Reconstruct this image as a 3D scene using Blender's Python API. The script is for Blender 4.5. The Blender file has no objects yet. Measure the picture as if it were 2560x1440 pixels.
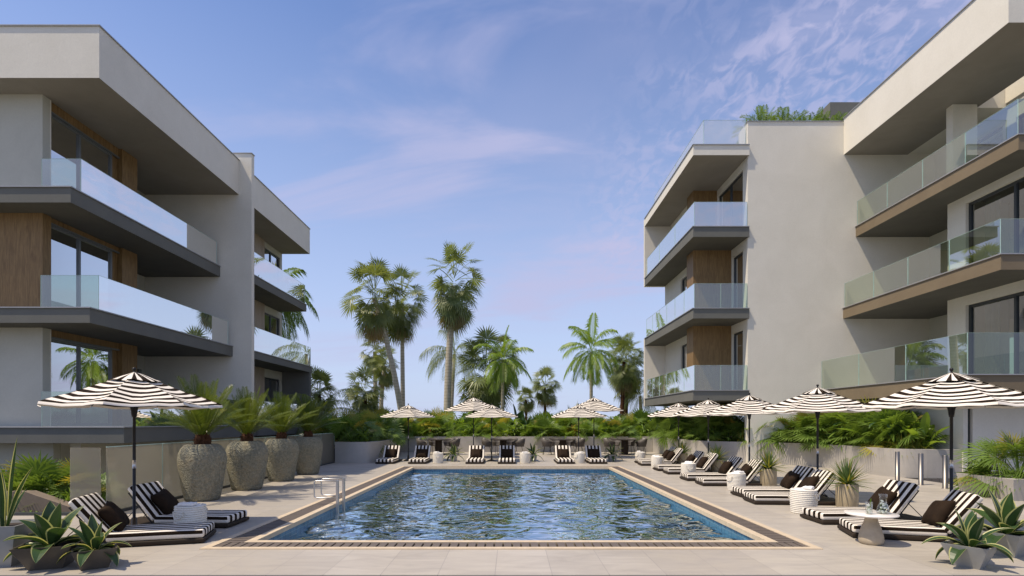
import bpy, math, random
from math import sin, cos, pi, radians as R
from mathutils import Vector, Matrix, noise

SC = bpy.context.scene
COL = SC.collection

# ------------------------------------------------------------------ camera
F = 1386.0            # focal length in photo pixels (2560 wide)
EYE = 1.6
cam = bpy.data.cameras.new("camera")
cam.sensor_width = 36.0
cam.lens = F / 2560 * 36
cam.shift_y = 335 / 2560
cam.shift_x = 2 / 2560
cam.clip_end = 3000
cam_o = bpy.data.objects.new("camera", cam)
COL.objects.link(cam_o)
cam_o.location = (0, 0, EYE)
cam_o.rotation_euler = (R(90), 0, 0)
SC.camera = cam_o

# ------------------------------------------------------------------ light
SUN = Vector((1.0, 0.37, -1.95)).normalized()
sun = bpy.data.lights.new("sun", 'SUN')
sun.energy = 4.1
sun.angle = R(0.6)
sun.color = (1.0, 0.865, 0.68)
sun_o = bpy.data.objects.new("sun", sun)
COL.objects.link(sun_o)
sun_o.rotation_euler = SUN.to_track_quat('-Z', 'Y').to_euler()

world = bpy.data.worlds.new("World")
SC.world = world
world.use_nodes = True
wn, wl = world.node_tree.nodes, world.node_tree.links
wn.clear()
w_out = wn.new('ShaderNodeOutputWorld')
w_bg = wn.new('ShaderNodeBackground'); w_bg.inputs[1].default_value = 0.15
sky = wn.new('ShaderNodeTexSky'); sky.sky_type = 'NISHITA'; sky.sun_disc = False
sky.sun_elevation = math.asin(-SUN.z)
sky.sun_rotation = math.atan2(-SUN.x, -SUN.y)
sky.altitude = 0; sky.air_density = 1.0; sky.dust_density = 0.6; sky.ozone_density = 1.6
def wmath(op, a, b=None, clamp=False):
    n = wn.new('ShaderNodeMath'); n.operation = op; n.use_clamp = clamp
    for i, v in enumerate((a, b)):
        if v is None: continue
        if isinstance(v, (int, float)): n.inputs[i].default_value = v
        else: wl.new(v, n.inputs[i])
    return n.outputs[0]
def wmix(f, a, b, blend='MIX'):
    n = wn.new('ShaderNodeMix'); n.data_type = 'RGBA'; n.blend_type = blend
    for s, v in ((n.inputs[0], f), (n.inputs[6], a), (n.inputs[7], b)):
        if isinstance(v, (int, float)): s.default_value = v
        elif isinstance(v, tuple): s.default_value = (*v, 1)
        else: wl.new(v, s)
    return n.outputs[2]
tc = wn.new('ShaderNodeTexCoord')
sp = wn.new('ShaderNodeSeparateXYZ'); wl.new(tc.outputs['Generated'], sp.inputs[0])
zc = wmath('MAXIMUM', sp.outputs[2], 0.0)
zz = wmath('ADD', zc, 0.22)
cb = wn.new('ShaderNodeCombineXYZ')
wl.new(wmath('DIVIDE', sp.outputs[0], zz), cb.inputs[0])
wl.new(wmath('DIVIDE', sp.outputs[1], zz), cb.inputs[1])
def cloud(scale, stretch, rot, lo, hi, detail, dist, seed, rough=0.55):
    mp = wn.new('ShaderNodeMapping'); wl.new(cb.outputs[0], mp.inputs[0])
    mp.inputs['Location'].default_value = (seed, seed * .37, 0)
    mp.inputs['Rotation'].default_value = (0, 0, rot)
    mp.inputs['Scale'].default_value = (stretch, 1, 1)
    n = wn.new('ShaderNodeTexNoise'); wl.new(mp.outputs[0], n.inputs['Vector'])
    n.inputs['Scale'].default_value = scale; n.inputs['Detail'].default_value = detail
    n.inputs['Roughness'].default_value = rough; n.inputs['Distortion'].default_value = dist
    r = wn.new('ShaderNodeMapRange'); wl.new(n.outputs['Fac'], r.inputs[0])
    r.inputs[1].default_value = lo; r.inputs[2].default_value = hi
    r.interpolation_type = 'SMOOTHSTEP'
    return r.outputs[0]
wisps = cloud(2.1, 0.30, 0.22, 0.50, 0.70, 6, 1.1, 3.1)
veil = cloud(1.0, 0.45, -0.2, 0.49, 0.66, 4, 0.5, 7.7)
cells = cloud(19.0, 1.6, 0.6, 0.40, 0.64, 3, 0.6, 1.3)
# the mottled high cloud keeps to the upper right of the sky
side = wn.new('ShaderNodeMapRange'); wl.new(cb.outputs[0], side.inputs[0])
sx = wn.new('ShaderNodeSeparateXYZ'); wl.new(cb.outputs[0], sx.inputs[0])
wl.new(sx.outputs[0], side.inputs[0]); side.inputs[1].default_value = 0.10; side.inputs[2].default_value = 0.45
side.interpolation_type = 'SMOOTHSTEP'
high = wn.new('ShaderNodeMapRange'); wl.new(sp.outputs[2], high.inputs[0])
high.inputs[1].default_value = 0.15; high.inputs[2].default_value = 0.38; high.interpolation_type = 'SMOOTHSTEP'
patch = cloud(1.6, 0.8, 0.2, 0.32, 0.52, 3, 0.3, 12.4)
mott = wmath('MULTIPLY', wmath('MULTIPLY', cells, side.outputs[0]), wmath('MULTIPLY', patch, high.outputs[0]))
cl = wmath('ADD', wmath('MULTIPLY', wisps, 0.72), wmath('MULTIPLY', veil, 0.3))
cl = wmath('ADD', cl, wmath('MULTIPLY', mott, 0.56), clamp=True)
tint = wmix(1.0, sky.outputs[0], (0.83, 0.835, 0.98), 'MULTIPLY')
low = wn.new('ShaderNodeMapRange'); wl.new(zc, low.inputs[0])
low.inputs[1].default_value = 0.0; low.inputs[2].default_value = 0.58
low.inputs[3].default_value = 1.0; low.inputs[4].default_value = 0.0
hor = wmix(wmath('MULTIPLY', low.outputs[0], 0.92), tint, (3.05, 3.55, 4.85))
w_c = wmix(wmath('MULTIPLY', cl, 0.85), hor, (3.0, 3.0, 4.3))
wl.new(w_c, w_bg.inputs[0])
wl.new(w_bg.outputs[0], w_out.inputs[0])

SC.view_settings.view_transform = 'Standard'
SC.view_settings.look = 'None'
SC.view_settings.exposure = 0.27
SC.view_settings.gamma = 1.0
SC.cycles.max_bounces = 8
SC.cycles.transparent_max_bounces = 24
SC.cycles.use_denoising = True

# ------------------------------------------------------------------ materials
class NT:
    def __init__(s, name):
        s.m = bpy.data.materials.new(name); s.m.use_nodes = True
        s.t = s.m.node_tree; s.n = s.t.nodes; s.l = s.t.links; s.n.clear()
        s.out = s.n.new('ShaderNodeOutputMaterial')
    def node(s, t, **kw):
        n = s.n.new('ShaderNode' + t)
        for k, v in kw.items(): setattr(n, k, v)
        return n
    def put(s, sock, v):
        if isinstance(v, (int, float)): sock.default_value = v
        elif isinstance(v, tuple): sock.default_value = (*v, 1) if len(v) == 3 and len(sock.default_value) == 4 else v
        else: s.l.new(v, sock)
    def coord(s, scale=(1, 1, 1), rot=(0, 0, 0), world=False):
        c = s.node('TexCoord')
        mp = s.node('Mapping')
        if world:
            g = s.node('NewGeometry'); s.l.new(g.outputs['Position'], mp.inputs[0])
        else: s.l.new(c.outputs['Object'], mp.inputs[0])
        mp.inputs['Scale'].default_value = scale; mp.inputs['Rotation'].default_value = rot
        return mp.outputs[0]
    def noise(s, vec, scale, detail=4, rough=0.5, dist=0.0):
        n = s.node('TexNoise'); s.l.new(vec, n.inputs['Vector'])
        n.inputs['Scale'].default_value = scale; n.inputs['Detail'].default_value = detail
        n.inputs['Roughness'].default_value = rough; n.inputs['Distortion'].default_value = dist
        return n.outputs['Fac']
    def mix(s, f, a, b, blend='MIX'):
        n = s.node('Mix', data_type='RGBA', blend_type=blend)
        s.put(n.inputs[0], f); s.put(n.inputs[6], a); s.put(n.inputs[7], b)
        return n.outputs[2]
    def math(s, op, a, b=0.0, clamp=False):
        n = s.node('Math', operation=op, use_clamp=clamp)
        s.put(n.inputs[0], a); s.put(n.inputs[1], b)
        return n.outputs[0]
    def rng(s, v, a, b, c=0.0, d=1.0, smooth=False):
        n = s.node('MapRange'); s.put(n.inputs[0], v)
        for i, x in enumerate((a, b, c, d)): n.inputs[i + 1].default_value = x
        if smooth: n.interpolation_type = 'SMOOTHSTEP'
        return n.outputs[0]
    def bump(s, h, strength=0.3, dist=0.01, normal=None):
        n = s.node('Bump'); s.put(n.inputs['Height'], h)
        n.inputs['Strength'].default_value = strength; n.inputs['Distance'].default_value = dist
        if normal is not None: s.l.new(normal, n.inputs['Normal'])
        return n.outputs[0]
    def principled(s, base, rough=0.6, metal=0.0, normal=None, spec=0.5, **kw):
        p = s.node('BsdfPrincipled')
        s.put(p.inputs['Base Color'], base); s.put(p.inputs['Roughness'], rough)
        p.inputs['Metallic'].default_value = metal
        p.inputs['Specular IOR Level'].default_value = spec
        if normal is not None: s.l.new(normal, p.inputs['Normal'])
        for k, v in kw.items(): s.put(p.inputs[k], v)
        return p.outputs[0]
    def done(s, sh):
        s.l.new(sh, s.out.inputs[0]); return s.m

def simple(name, col, rough=0.5, metal=0.0, var=0.12, vs=6.0, bs=0.0, bscale=60, spec=0.5):
    t = NT(name)
    v = t.coord()
    n = t.noise(v, vs, 5, 0.6)
    f = t.rng(n, 0.3, 0.7)
    c = t.mix(f, tuple(x * (1 - var) for x in col), tuple(min(1, x * (1 + var)) for x in col))
    nb = None
    if bs: nb = t.bump(t.noise(v, bscale, 4, 0.6), bs, 0.004)
    return t.done(t.principled(c, rough, metal, nb, spec))

def plaster(name, a, b):
    t = NT(name); v = t.coord(world=True)
    big = t.rng(t.noise(v, 0.9, 5, 0.6, 0.6), 0.3, 0.72)
    fine = t.noise(v, 22, 5, 0.65, 0.4)
    v2 = t.coord((1.0, 1.0, 0.35), world=True)
    tr = t.noise(v2, 7, 4, 0.6, 1.2)
    c = t.mix(big, a, b)
    c = t.mix(t.rng(fine, 0.35, 0.75, 0, .10), c, (0.2, 0.2, 0.19))
    h = t.math('ADD', t.math('MULTIPLY', fine, 0.5), tr)
    return t.done(t.principled(c, 0.85, 0, t.bump(h, 0.22, 0.018), 0.2))

def wood(name, a, b, c3, board=0.0, sc=1.0):
    t = NT(name)
    v = t.coord((9 * sc, 9 * sc, 0.8 * sc), world=True)
    n = t.noise(v, 1.6, 6, 0.62, 1.6)
    fine = t.noise(t.coord((60, 60, 2.0), world=True), 2.0, 4, 0.6)
    c = t.mix(t.rng(n, 0.32, 0.68), a, b)
    c = t.mix(t.rng(fine, 0.45, 0.75, 0, 0.6), c, c3)
    h = t.math('ADD', n, t.math('MULTIPLY', fine, 0.5))
    if board:
        g = t.node('NewGeometry'); s = t.node('SeparateXYZ'); t.l.new(g.outputs['Position'], s.inputs[0])
        xy = t.math('ADD', s.outputs[0], s.outputs[1])
        fr = t.math('FRACT', t.math('DIVIDE', xy, board))
        gap = t.math('LESS_THAN', fr, 0.035)
        idn = t.node('TexWhiteNoise', noise_dimensions='1D'); t.l.new(t.math('FLOOR', t.math('DIVIDE', xy, board)), idn.inputs['W'])
        c = t.mix(t.rng(idn.outputs['Value'], 0, 1, 0, 0.35), c, c3)
        c = t.mix(gap, c, (0.01, 0.008, 0.006))
    return t.done(t.principled(c, 0.55, 0, t.bump(h, 0.25, 0.004), 0.35))

def leaf(name, a, b, trans=0.35, rough=0.42, tip=None):
    t = NT(name)
    oi = t.node('ObjectInfo')
    n = t.noise(t.coord(), 2.3, 3, 0.6)
    c = t.mix(t.rng(n, 0.35, 0.65), a, b)
    c = t.mix(t.rng(oi.outputs['Random'], 0, 1, 0.0, 0.3), c, (a[0] * 1.7, a[1] * 1.35, a[2] * 1.2))
    if tip:
        vw = t.noise(t.coord(), 11, 2, 0.5)
        c = t.mix(t.rng(vw, 0.56, 0.70), c, tip)
    p = t.principled(c, rough, 0, None, 0.4)
    tl = t.node('BsdfTranslucent'); t.l.new(t.mix(1.0, c, (1.5, 1.45, 0.7), 'MULTIPLY'), tl.inputs[0])
    ms = t.node('MixShader'); ms.inputs[0].default_value = trans
    t.l.new(p, ms.inputs[1]); t.l.new(tl.outputs[0], ms.inputs[2])
    return t.done(ms.outputs[0])

def coated_glass(name, tintc, lo=0.10, hi=0.72, gcol=(0.93, 0.96, 1.0), sky_sheen=0.0):
    t = NT(name)
    lw = t.node('LayerWeight'); lw.inputs[0].default_value = 0.5
    fac = t.rng(lw.outputs['Facing'], 0.22, 0.44, lo, hi, True)
    tr = t.node('BsdfTransparent'); tr.inputs[0].default_value = (*tintc, 1)
    gl = t.node('BsdfGlossy'); gl.inputs[0].default_value = (*gcol, 1); gl.inputs['Roughness'].default_value = 0.0
    ms = t.node('MixShader'); t.l.new(fac, ms.inputs[0])
    t.l.new(tr.outputs[0], ms.inputs[1]); t.l.new(gl.outputs[0], ms.inputs[2])
    if sky_sheen:  # diffuse white mixed in to imitate bright sky reflected in the pane
        d_ = t.node('BsdfDiffuse'); d_.inputs[0].default_value = (0.82, 0.84, 0.84, 1)
        l_ = t.node('BsdfTranslucent'); l_.inputs[0].default_value = (0.82, 0.84, 0.84, 1)
        a_ = t.node('MixShader'); a_.inputs[0].default_value = .5; t.l.new(d_.outputs[0], a_.inputs[1]); t.l.new(l_.outputs[0], a_.inputs[2])
        b_ = t.node('MixShader'); b_.inputs[0].default_value = sky_sheen; t.l.new(ms.outputs[0], b_.inputs[1]); t.l.new(a_.outputs[0], b_.inputs[2]); ms = b_
    return t.done(ms.outputs[0])

M = {}
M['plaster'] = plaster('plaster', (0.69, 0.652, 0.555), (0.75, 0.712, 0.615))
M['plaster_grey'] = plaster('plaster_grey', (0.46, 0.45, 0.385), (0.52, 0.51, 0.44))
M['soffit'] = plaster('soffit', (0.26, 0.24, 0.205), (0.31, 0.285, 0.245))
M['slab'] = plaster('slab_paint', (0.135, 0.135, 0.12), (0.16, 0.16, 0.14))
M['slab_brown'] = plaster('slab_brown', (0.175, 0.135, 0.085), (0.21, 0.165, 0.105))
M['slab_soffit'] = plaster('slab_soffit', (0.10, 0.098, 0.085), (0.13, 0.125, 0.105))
M['cap'] = simple('cap_metal', (0.34, 0.34, 0.34), 0.45, 0.3, 0.05)
M['frame'] = simple('frame_paint', (0.16, 0.17, 0.175), 0.4, 0.3, 0.06)
M['frame_dark'] = simple('frame_dark', (0.045, 0.05, 0.05), 0.4, 0.2, 0.06)
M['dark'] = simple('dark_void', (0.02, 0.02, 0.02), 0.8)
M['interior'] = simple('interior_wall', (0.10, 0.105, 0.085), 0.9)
M['curtain'] = simple('curtain_cloth', (0.16, 0.21, 0.20), 0.9, 0, 0.25, 3)
M['wood'] = wood('walnut_boards', (0.17, 0.10, 0.038), (0.30, 0.19, 0.078), (0.10, 0.055, 0.02), 0.0)
M['wood_grey'] = wood('pale_boards', (0.34, 0.27, 0.20), (0.43, 0.35, 0.27), (0.25, 0.20, 0.15), 0.14)
M['rail_glass'] = coated_glass('rail_glass', (0.60, 0.76, 0.60), 0.18, 0.93, (1.0, 0.985, 0.95), .07)
M['rail_glass_warm'] = coated_glass('rail_glass_warm', (0.62, 0.74, 0.57), 0.10, 0.42, (0.95, 0.95, 0.95))
M['rail_glass_bright'] = coated_glass('rail_glass_bright', (0.70, 0.82, 0.76), 0.62, 0.93, (1.0, 0.985, 0.95), .15)
M['rail_glass_pale'] = coated_glass('rail_glass_pale', (0.90, 0.95, 0.94), 0.30, 0.60, (0.95, 0.95, 0.95), .42)
M['glass_warm'] = coated_glass('window_glass_warm', (0.42, 0.50, 0.40), 0.12, 0.38, (0.95, 0.95, 0.95))
M['glass'] = coated_glass('window_glass', (0.42, 0.52, 0.44), 0.16, 0.80, (0.95, 0.95, 0.95))
t = NT('fence_glass')
tr = t.node('BsdfTransparent'); tr.inputs[0].default_value = (0.82, 0.82, 0.77, 1)
df = t.node('BsdfDiffuse'); df.inputs[0].default_value = (0.46, 0.43, 0.36, 1); tl = t.node('BsdfTranslucent'); tl.inputs[0].default_value = (0.46, 0.43, 0.36, 1)
a_ = t.node('MixShader'); a_.inputs[0].default_value = .5; t.l.new(df.outputs[0], a_.inputs[1]); t.l.new(tl.outputs[0], a_.inputs[2])
b_ = t.node('MixShader'); b_.inputs[0].default_value = .42; t.l.new(tr.outputs[0], b_.inputs[1]); t.l.new(a_.outputs[0], b_.inputs[2])
gl = t.node('BsdfGlossy'); gl.inputs['Roughness'].default_value = 0.02
c_ = t.node('MixShader'); c_.inputs[0].default_value = .06; t.l.new(b_.outputs[0], c_.inputs[1]); t.l.new(gl.outputs[0], c_.inputs[2])
M['fence_glass'] = t.done(c_.outputs[0])
M['glass_edge'] = simple('glass_edge', (0.45, 0.62, 0.55), 0.15)
M['concrete'] = plaster('planter_concrete', (0.37, 0.345, 0.305), (0.46, 0.43, 0.385))
M['pot_grey'] = simple('pot_grey', (0.30, 0.30, 0.28), 0.5, 0, 0.12, 5, 0.1)
M['pot_dark'] = simple('pot_dark', (0.085, 0.072, 0.055), 0.4, 0, 0.15, 5, 0.1)
M['soil'] = simple('soil', (0.035, 0.024, 0.016), 0.95, 0, 0.4, 30, 0.6, 40)
M['black_metal'] = simple('black_metal', (0.02, 0.019, 0.018), 0.35, 0.5, 0.1)
M['steel'] = simple('brushed_steel', (0.60, 0.58, 0.55), 0.38, 1.0, 0.05, 4)
M['bronze'] = simple('bronze_paint', (0.10, 0.075, 0.045), 0.35, 0.6, 0.1)
M['white_cloth'] = simple('white_cloth', (0.78, 0.72, 0.62), 0.9, 0, 0.03, 8, 0.25, 180, 0.15)
M['black_cloth'] = simple('black_cloth', (0.020, 0.013, 0.008), 0.9, 0, 0.2, 8, 0.25, 180, 0.08)
M['brown_cloth'] = simple('brown_cloth', (0.022, 0.013, 0.007), 0.8, 0, 0.3, 6, 0.4, 90, 0.12)
M['towel'] = simple('towel', (0.82, 0.80, 0.76), 0.95, 0, 0.03, 8, 0.15, 120, 0.1)
M['rope'] = simple('rope', (0.74, 0.70, 0.61), 0.9, 0, 0.06, 30, 0.12, 60, 0.1)
M['deck_frame'] = simple('lounger_frame', (0.030, 0.021, 0.014), 0.6, 0, 0.15, 5, 0.2, spec=0.2)
M['marble'] = simple('table_top', (0.72, 0.68, 0.62), 0.35, 0, 0.05, 4)
M['sandstone'] = simple('table_stone', (0.42, 0.35, 0.25), 0.7, 0, 0.18, 5, 0.3, 50)
M['barrel'] = wood('weathered_barrel', (0.33, 0.27, 0.17), (0.45, 0.37, 0.24), (0.20, 0.17, 0.10), 0.0)
M['rattan'] = simple('rattan', (0.07, 0.06, 0.05), 0.6, 0, 0.3, 40, 0.6, 60)
M['slat'] = simple('grate_slat', (0.125, 0.10, 0.08), 0.6, 0, 0.1, 8, 0.15)
M['coping'] = simple('coping_stone', (0.56, 0.455, 0.315), 0.6, 0, 0.10, 9, 0.25, 50)
M['mud'] = simple('brown_render', (0.20, 0.155, 0.11), 0.85, 0, 0.15, 3, 0.2)
M['bark'] = None
t = NT('palm_bark'); v = t.coord((1, 1, 1))
s_ = t.node('SeparateXYZ'); t.l.new(v, s_.inputs[0])
rg = t.math('FRACT', t.math('MULTIPLY', t.math('ADD', s_.outputs[2], t.math('MULTIPLY', t.noise(v, 3), .12)), 5.0))
nb = t.noise(t.coord((4, 4, 1)), 3, 5, .6)
c = t.mix(t.rng(nb, .3, .7), (0.40, 0.35, 0.26), (0.54, 0.49, 0.38))
c = t.mix(t.rng(rg, .82, .98, 0, .75), c, (0.12, 0.10, 0.07))
M['bark'] = t.done(t.principled(c, 0.9, 0, t.bump(t.math('ADD', nb, t.math('MULTIPLY', rg, .5)), 0.5, 0.03), 0.2))
M['fibre'] = simple('palm_fibre', (0.075, 0.035, 0.018), 0.95, 0, 0.4, 20, 0.8, 30, 0.1)
M['fan_green'] = leaf('fan_leaf', (0.095, 0.165, 0.030), (0.17, 0.26, 0.055))
M['fan_tree'] = leaf('tree_fan_leaf', (0.12, 0.16, 0.055), (0.21, 0.25, 0.09), 0.38)
M['fan_old'] = leaf('old_fan_leaf', (0.26, 0.20, 0.10), (0.17, 0.15, 0.06), 0.3, 0.6)
M['bright'] = leaf('bright_leaf', (0.14, 0.24, 0.03), (0.23, 0.33, 0.055), 0.42)
M['cycad'] = leaf('cycad_leaf', (0.058, 0.092, 0.014), (0.12, 0.155, 0.022), 0.3, 0.35)
M['dark_leaf'] = leaf('dark_leaf', (0.022, 0.055, 0.018), (0.05, 0.095, 0.03), 0.2, 0.3)
M['cream_leaf'] = leaf('cream_leaf', (0.40, 0.43, 0.17), (0.50, 0.50, 0.24), 0.3, 0.35)
M['yellow_leaf'] = leaf('yellow_leaf', (0.24, 0.26, 0.05), (0.34, 0.27, 0.06), 0.4)
M['red_leaf'] = leaf('red_leaf', (0.30, 0.10, 0.03), (0.34, 0.20, 0.04), 0.35)
M['agave'] = leaf('agave_leaf', (0.07, 0.13, 0.045), (0.16, 0.22, 0.07), 0.25, 0.4)

# deck paving: long porcelain tiles with thin joints
t = NT('deck_tiles'); g = t.node('NewGeometry')
mp = t.node('Mapping'); t.l.new(g.outputs['Position'], mp.inputs[0])
mp.inputs['Rotation'].default_value = (0, 0, R(90)); mp.inputs['Location'].default_value = (0.3, 0.17, 0)
bk = t.node('TexBrick'); t.l.new(mp.outputs[0], bk.inputs['Vector'])
bk.inputs['Scale'].default_value = 1.0; bk.inputs['Brick Width'].default_value = 1.8; bk.inputs['Row Height'].default_value = 0.6
bk.inputs['Mortar Size'].default_value = 0.004; bk.inputs['Mortar Smooth'].default_value = 0.1; bk.inputs['Bias'].default_value = 0
bk.inputs['Color1'].default_value = (0.385, 0.345, 0.28, 1); bk.inputs['Color2'].default_value = (0.46, 0.415, 0.34, 1)
bk.inputs['Mortar'].default_value = (0.27, 0.24, 0.21, 1); bk.offset = 0.5
vv = t.coord((0.5, 1.6, 1), (0, 0, 0.5), world=True)
st = t.noise(vv, 2.2, 7, 0.62, 0.9)
cl_ = t.noise(t.coord(world=True), 0.55, 4, 0.6)
c = t.mix(t.rng(st, 0.38, 0.66, 0, 0.55), bk.outputs['Color'], (0.27, 0.245, 0.22))
c = t.mix(t.rng(cl_, 0.35, 0.7, 0, 0.30), c, (0.50, 0.46, 0.41))
ro = t.rng(st, 0.3, 0.7, 0.34, 0.52)
hb = t.math('SUBTRACT', t.math('MULTIPLY', t.noise(vv, 18, 4, 0.6), 0.25), bk.outputs['Fac'])
M['deck'] = t.done(t.principled(c, ro, 0, t.bump(hb, 0.25, 0.004), 0.45))

# pool mosaic
t = NT('pool_mosaic'); g = t.node('NewGeometry')
sps = t.node('SeparateXYZ'); t.l.new(g.outputs['Position'], sps.inputs[0])
cbm = t.node('CombineXYZ')
t.l.new(t.math('ADD', sps.outputs[0], sps.outputs[1]), cbm.inputs[0])
t.l.new(t.math('ADD', sps.outputs[2], t.math('MULTIPLY', sps.outputs[1], 0.0)), cbm.inputs[1])
bk = t.node('TexBrick'); t.l.new(cbm.outputs[0], bk.inputs['Vector'])
bk.inputs['Scale'].default_value = 1.0; bk.inputs['Brick Width'].default_value = 0.06; bk.inputs['Row Height'].default_value = 0.06
bk.inputs['Mortar Size'].default_value = 0.0035; bk.offset = 0.0
bk.inputs['Color1'].default_value = (0.03, 0.115, 0.20, 1); bk.inputs['Color2'].default_value = (0.055, 0.19, 0.30, 1)
bk.inputs['Mortar'].default_value = (0.17, 0.26, 0.32, 1)
M['mosaic'] = t.done(t.principled(bk.outputs['Color'], 0.25))
t = NT('pool_floor_mosaic'); v = t.coord(world=True)
ck = t.node('TexBrick'); t.l.new(v, ck.inputs['Vector']); ck.offset = 0
ck.inputs['Scale'].default_value = 1; ck.inputs['Brick Width'].default_value = .12; ck.inputs['Row Height'].default_value = .12
ck.inputs['Mortar Size'].default_value = .006
ck.inputs['Color1'].default_value = (0.02, 0.10, 0.17, 1); ck.inputs['Color2'].default_value = (0.035, 0.13, 0.20, 1)
ck.inputs['Mortar'].default_value = (0.06, 0.15, 0.20, 1)
M['pool_floor'] = t.done(t.principled(ck.outputs['Color'], 0.3))

# water: clear body, fresnel mirror, small ripples
t = NT('pool_water')
v = t.coord((1, 1.25, 1), world=True)
n1 = t.noise(v, 2.2, 1, 0.3, 1.5)
nb = t.bump(n1, 0.45, 0.06)
fr = t.node('Fresnel'); fr.inputs[0].default_value = 1.5; t.l.new(nb, fr.inputs['Normal'])
tr = t.node('BsdfTransparent'); tr.inputs[0].default_value = (0.24, 0.55, 0.64, 1)
gl = t.node('BsdfGlossy'); gl.inputs['Roughness'].default_value = 0.0; gl.inputs[0].default_value = (0.82, 0.94, 1.0, 1); t.l.new(nb, gl.inputs['Normal'])
ms = t.node('MixShader'); t.l.new(t.rng(fr.outputs[0], 0.04, 0.34, 0.05, 0.95), ms.inputs[0])
t.l.new(tr.outputs[0], ms.inputs[1]); t.l.new(gl.outputs[0], ms.inputs[2])
M['water'] = t.done(ms.outputs[0])

# rough stone vases
t = NT('vase_stone'); v = t.coord()
n1 = t.noise(v, 22, 6, 0.7, 0.5); n2 = t.noise(v, 5, 4, 0.6)
vo = t.node('TexVoronoi'); t.l.new(v, vo.inputs['Vector']); vo.inputs['Scale'].default_value = 34
c = t.mix(t.rng(n1, 0.35, 0.65), (0.17, 0.165, 0.12), (0.33, 0.31, 0.23))
c = t.mix(t.rng(n2, 0.48, 0.7, 0, 0.3), c, (0.38, 0.29, 0.16))
h = t.math('ADD', t.math('MULTIPLY', vo.outputs['Distance'], 0.6), n1)
M['vase'] = t.done(t.principled(c, 0.9, 0, t.bump(h, 0.9, 0.035), 0.2))

t = NT('block_paving'); g = t.node('NewGeometry'); sps = t.node('SeparateXYZ'); t.l.new(g.outputs['Position'], sps.inputs[0])
cbm = t.node('CombineXYZ'); t.l.new(sps.outputs[0], cbm.inputs[0]); t.l.new(sps.outputs[2], cbm.inputs[1])
bk = t.node('TexBrick'); t.l.new(cbm.outputs[0], bk.inputs['Vector']); bk.inputs['Scale'].default_value = 1
bk.inputs['Brick Width'].default_value = .22; bk.inputs['Row Height'].default_value = .26; bk.inputs['Mortar Size'].default_value = .008
bk.inputs['Color1'].default_value = (.12, .105, .09, 1); bk.inputs['Color2'].default_value = (.16, .14, .12, 1); bk.inputs['Mortar'].default_value = (.05, .045, .04, 1)
nn = t.noise(t.coord(world=True), 40, 4)
M['block'] = t.done(t.principled(t.mix(t.rng(nn, .3, .7, 0, .3), bk.outputs['Color'], (.22, .20, .17)), .9, 0, t.bump(nn, .5, .02)))
M['ground'] = simple('sandy_ground', (0.20, 0.19, 0.13), 0.95, 0, 0.25, 0.4, 0.3, 5)

def clear_glass(name):
    t = NT(name)
    lw_ = t.node('LayerWeight'); lw_.inputs[0].default_value = 0.35
    class fr: outputs = [t.rng(lw_.outputs['Facing'], 0.1, 1.0, 0.03, 0.55)]
    tr = t.node('BsdfTransparent'); tr.inputs[0].default_value = (0.96, 0.97, 0.96, 1)
    gl = t.node('BsdfGlossy'); gl.inputs['Roughness'].default_value = 0.02
    ms = t.node('MixShader'); t.l.new(fr.outputs[0], ms.inputs[0]); t.l.new(tr.outputs[0], ms.inputs[1]); t.l.new(gl.outputs[0], ms.inputs[2])
    return t.done(ms.outputs[0])
M['clear'] = clear_glass('clear_glass')
M['ice'] = simple('ice', (0.75, 0.78, 0.72), 0.15, 0, 0.1, 40)

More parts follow.
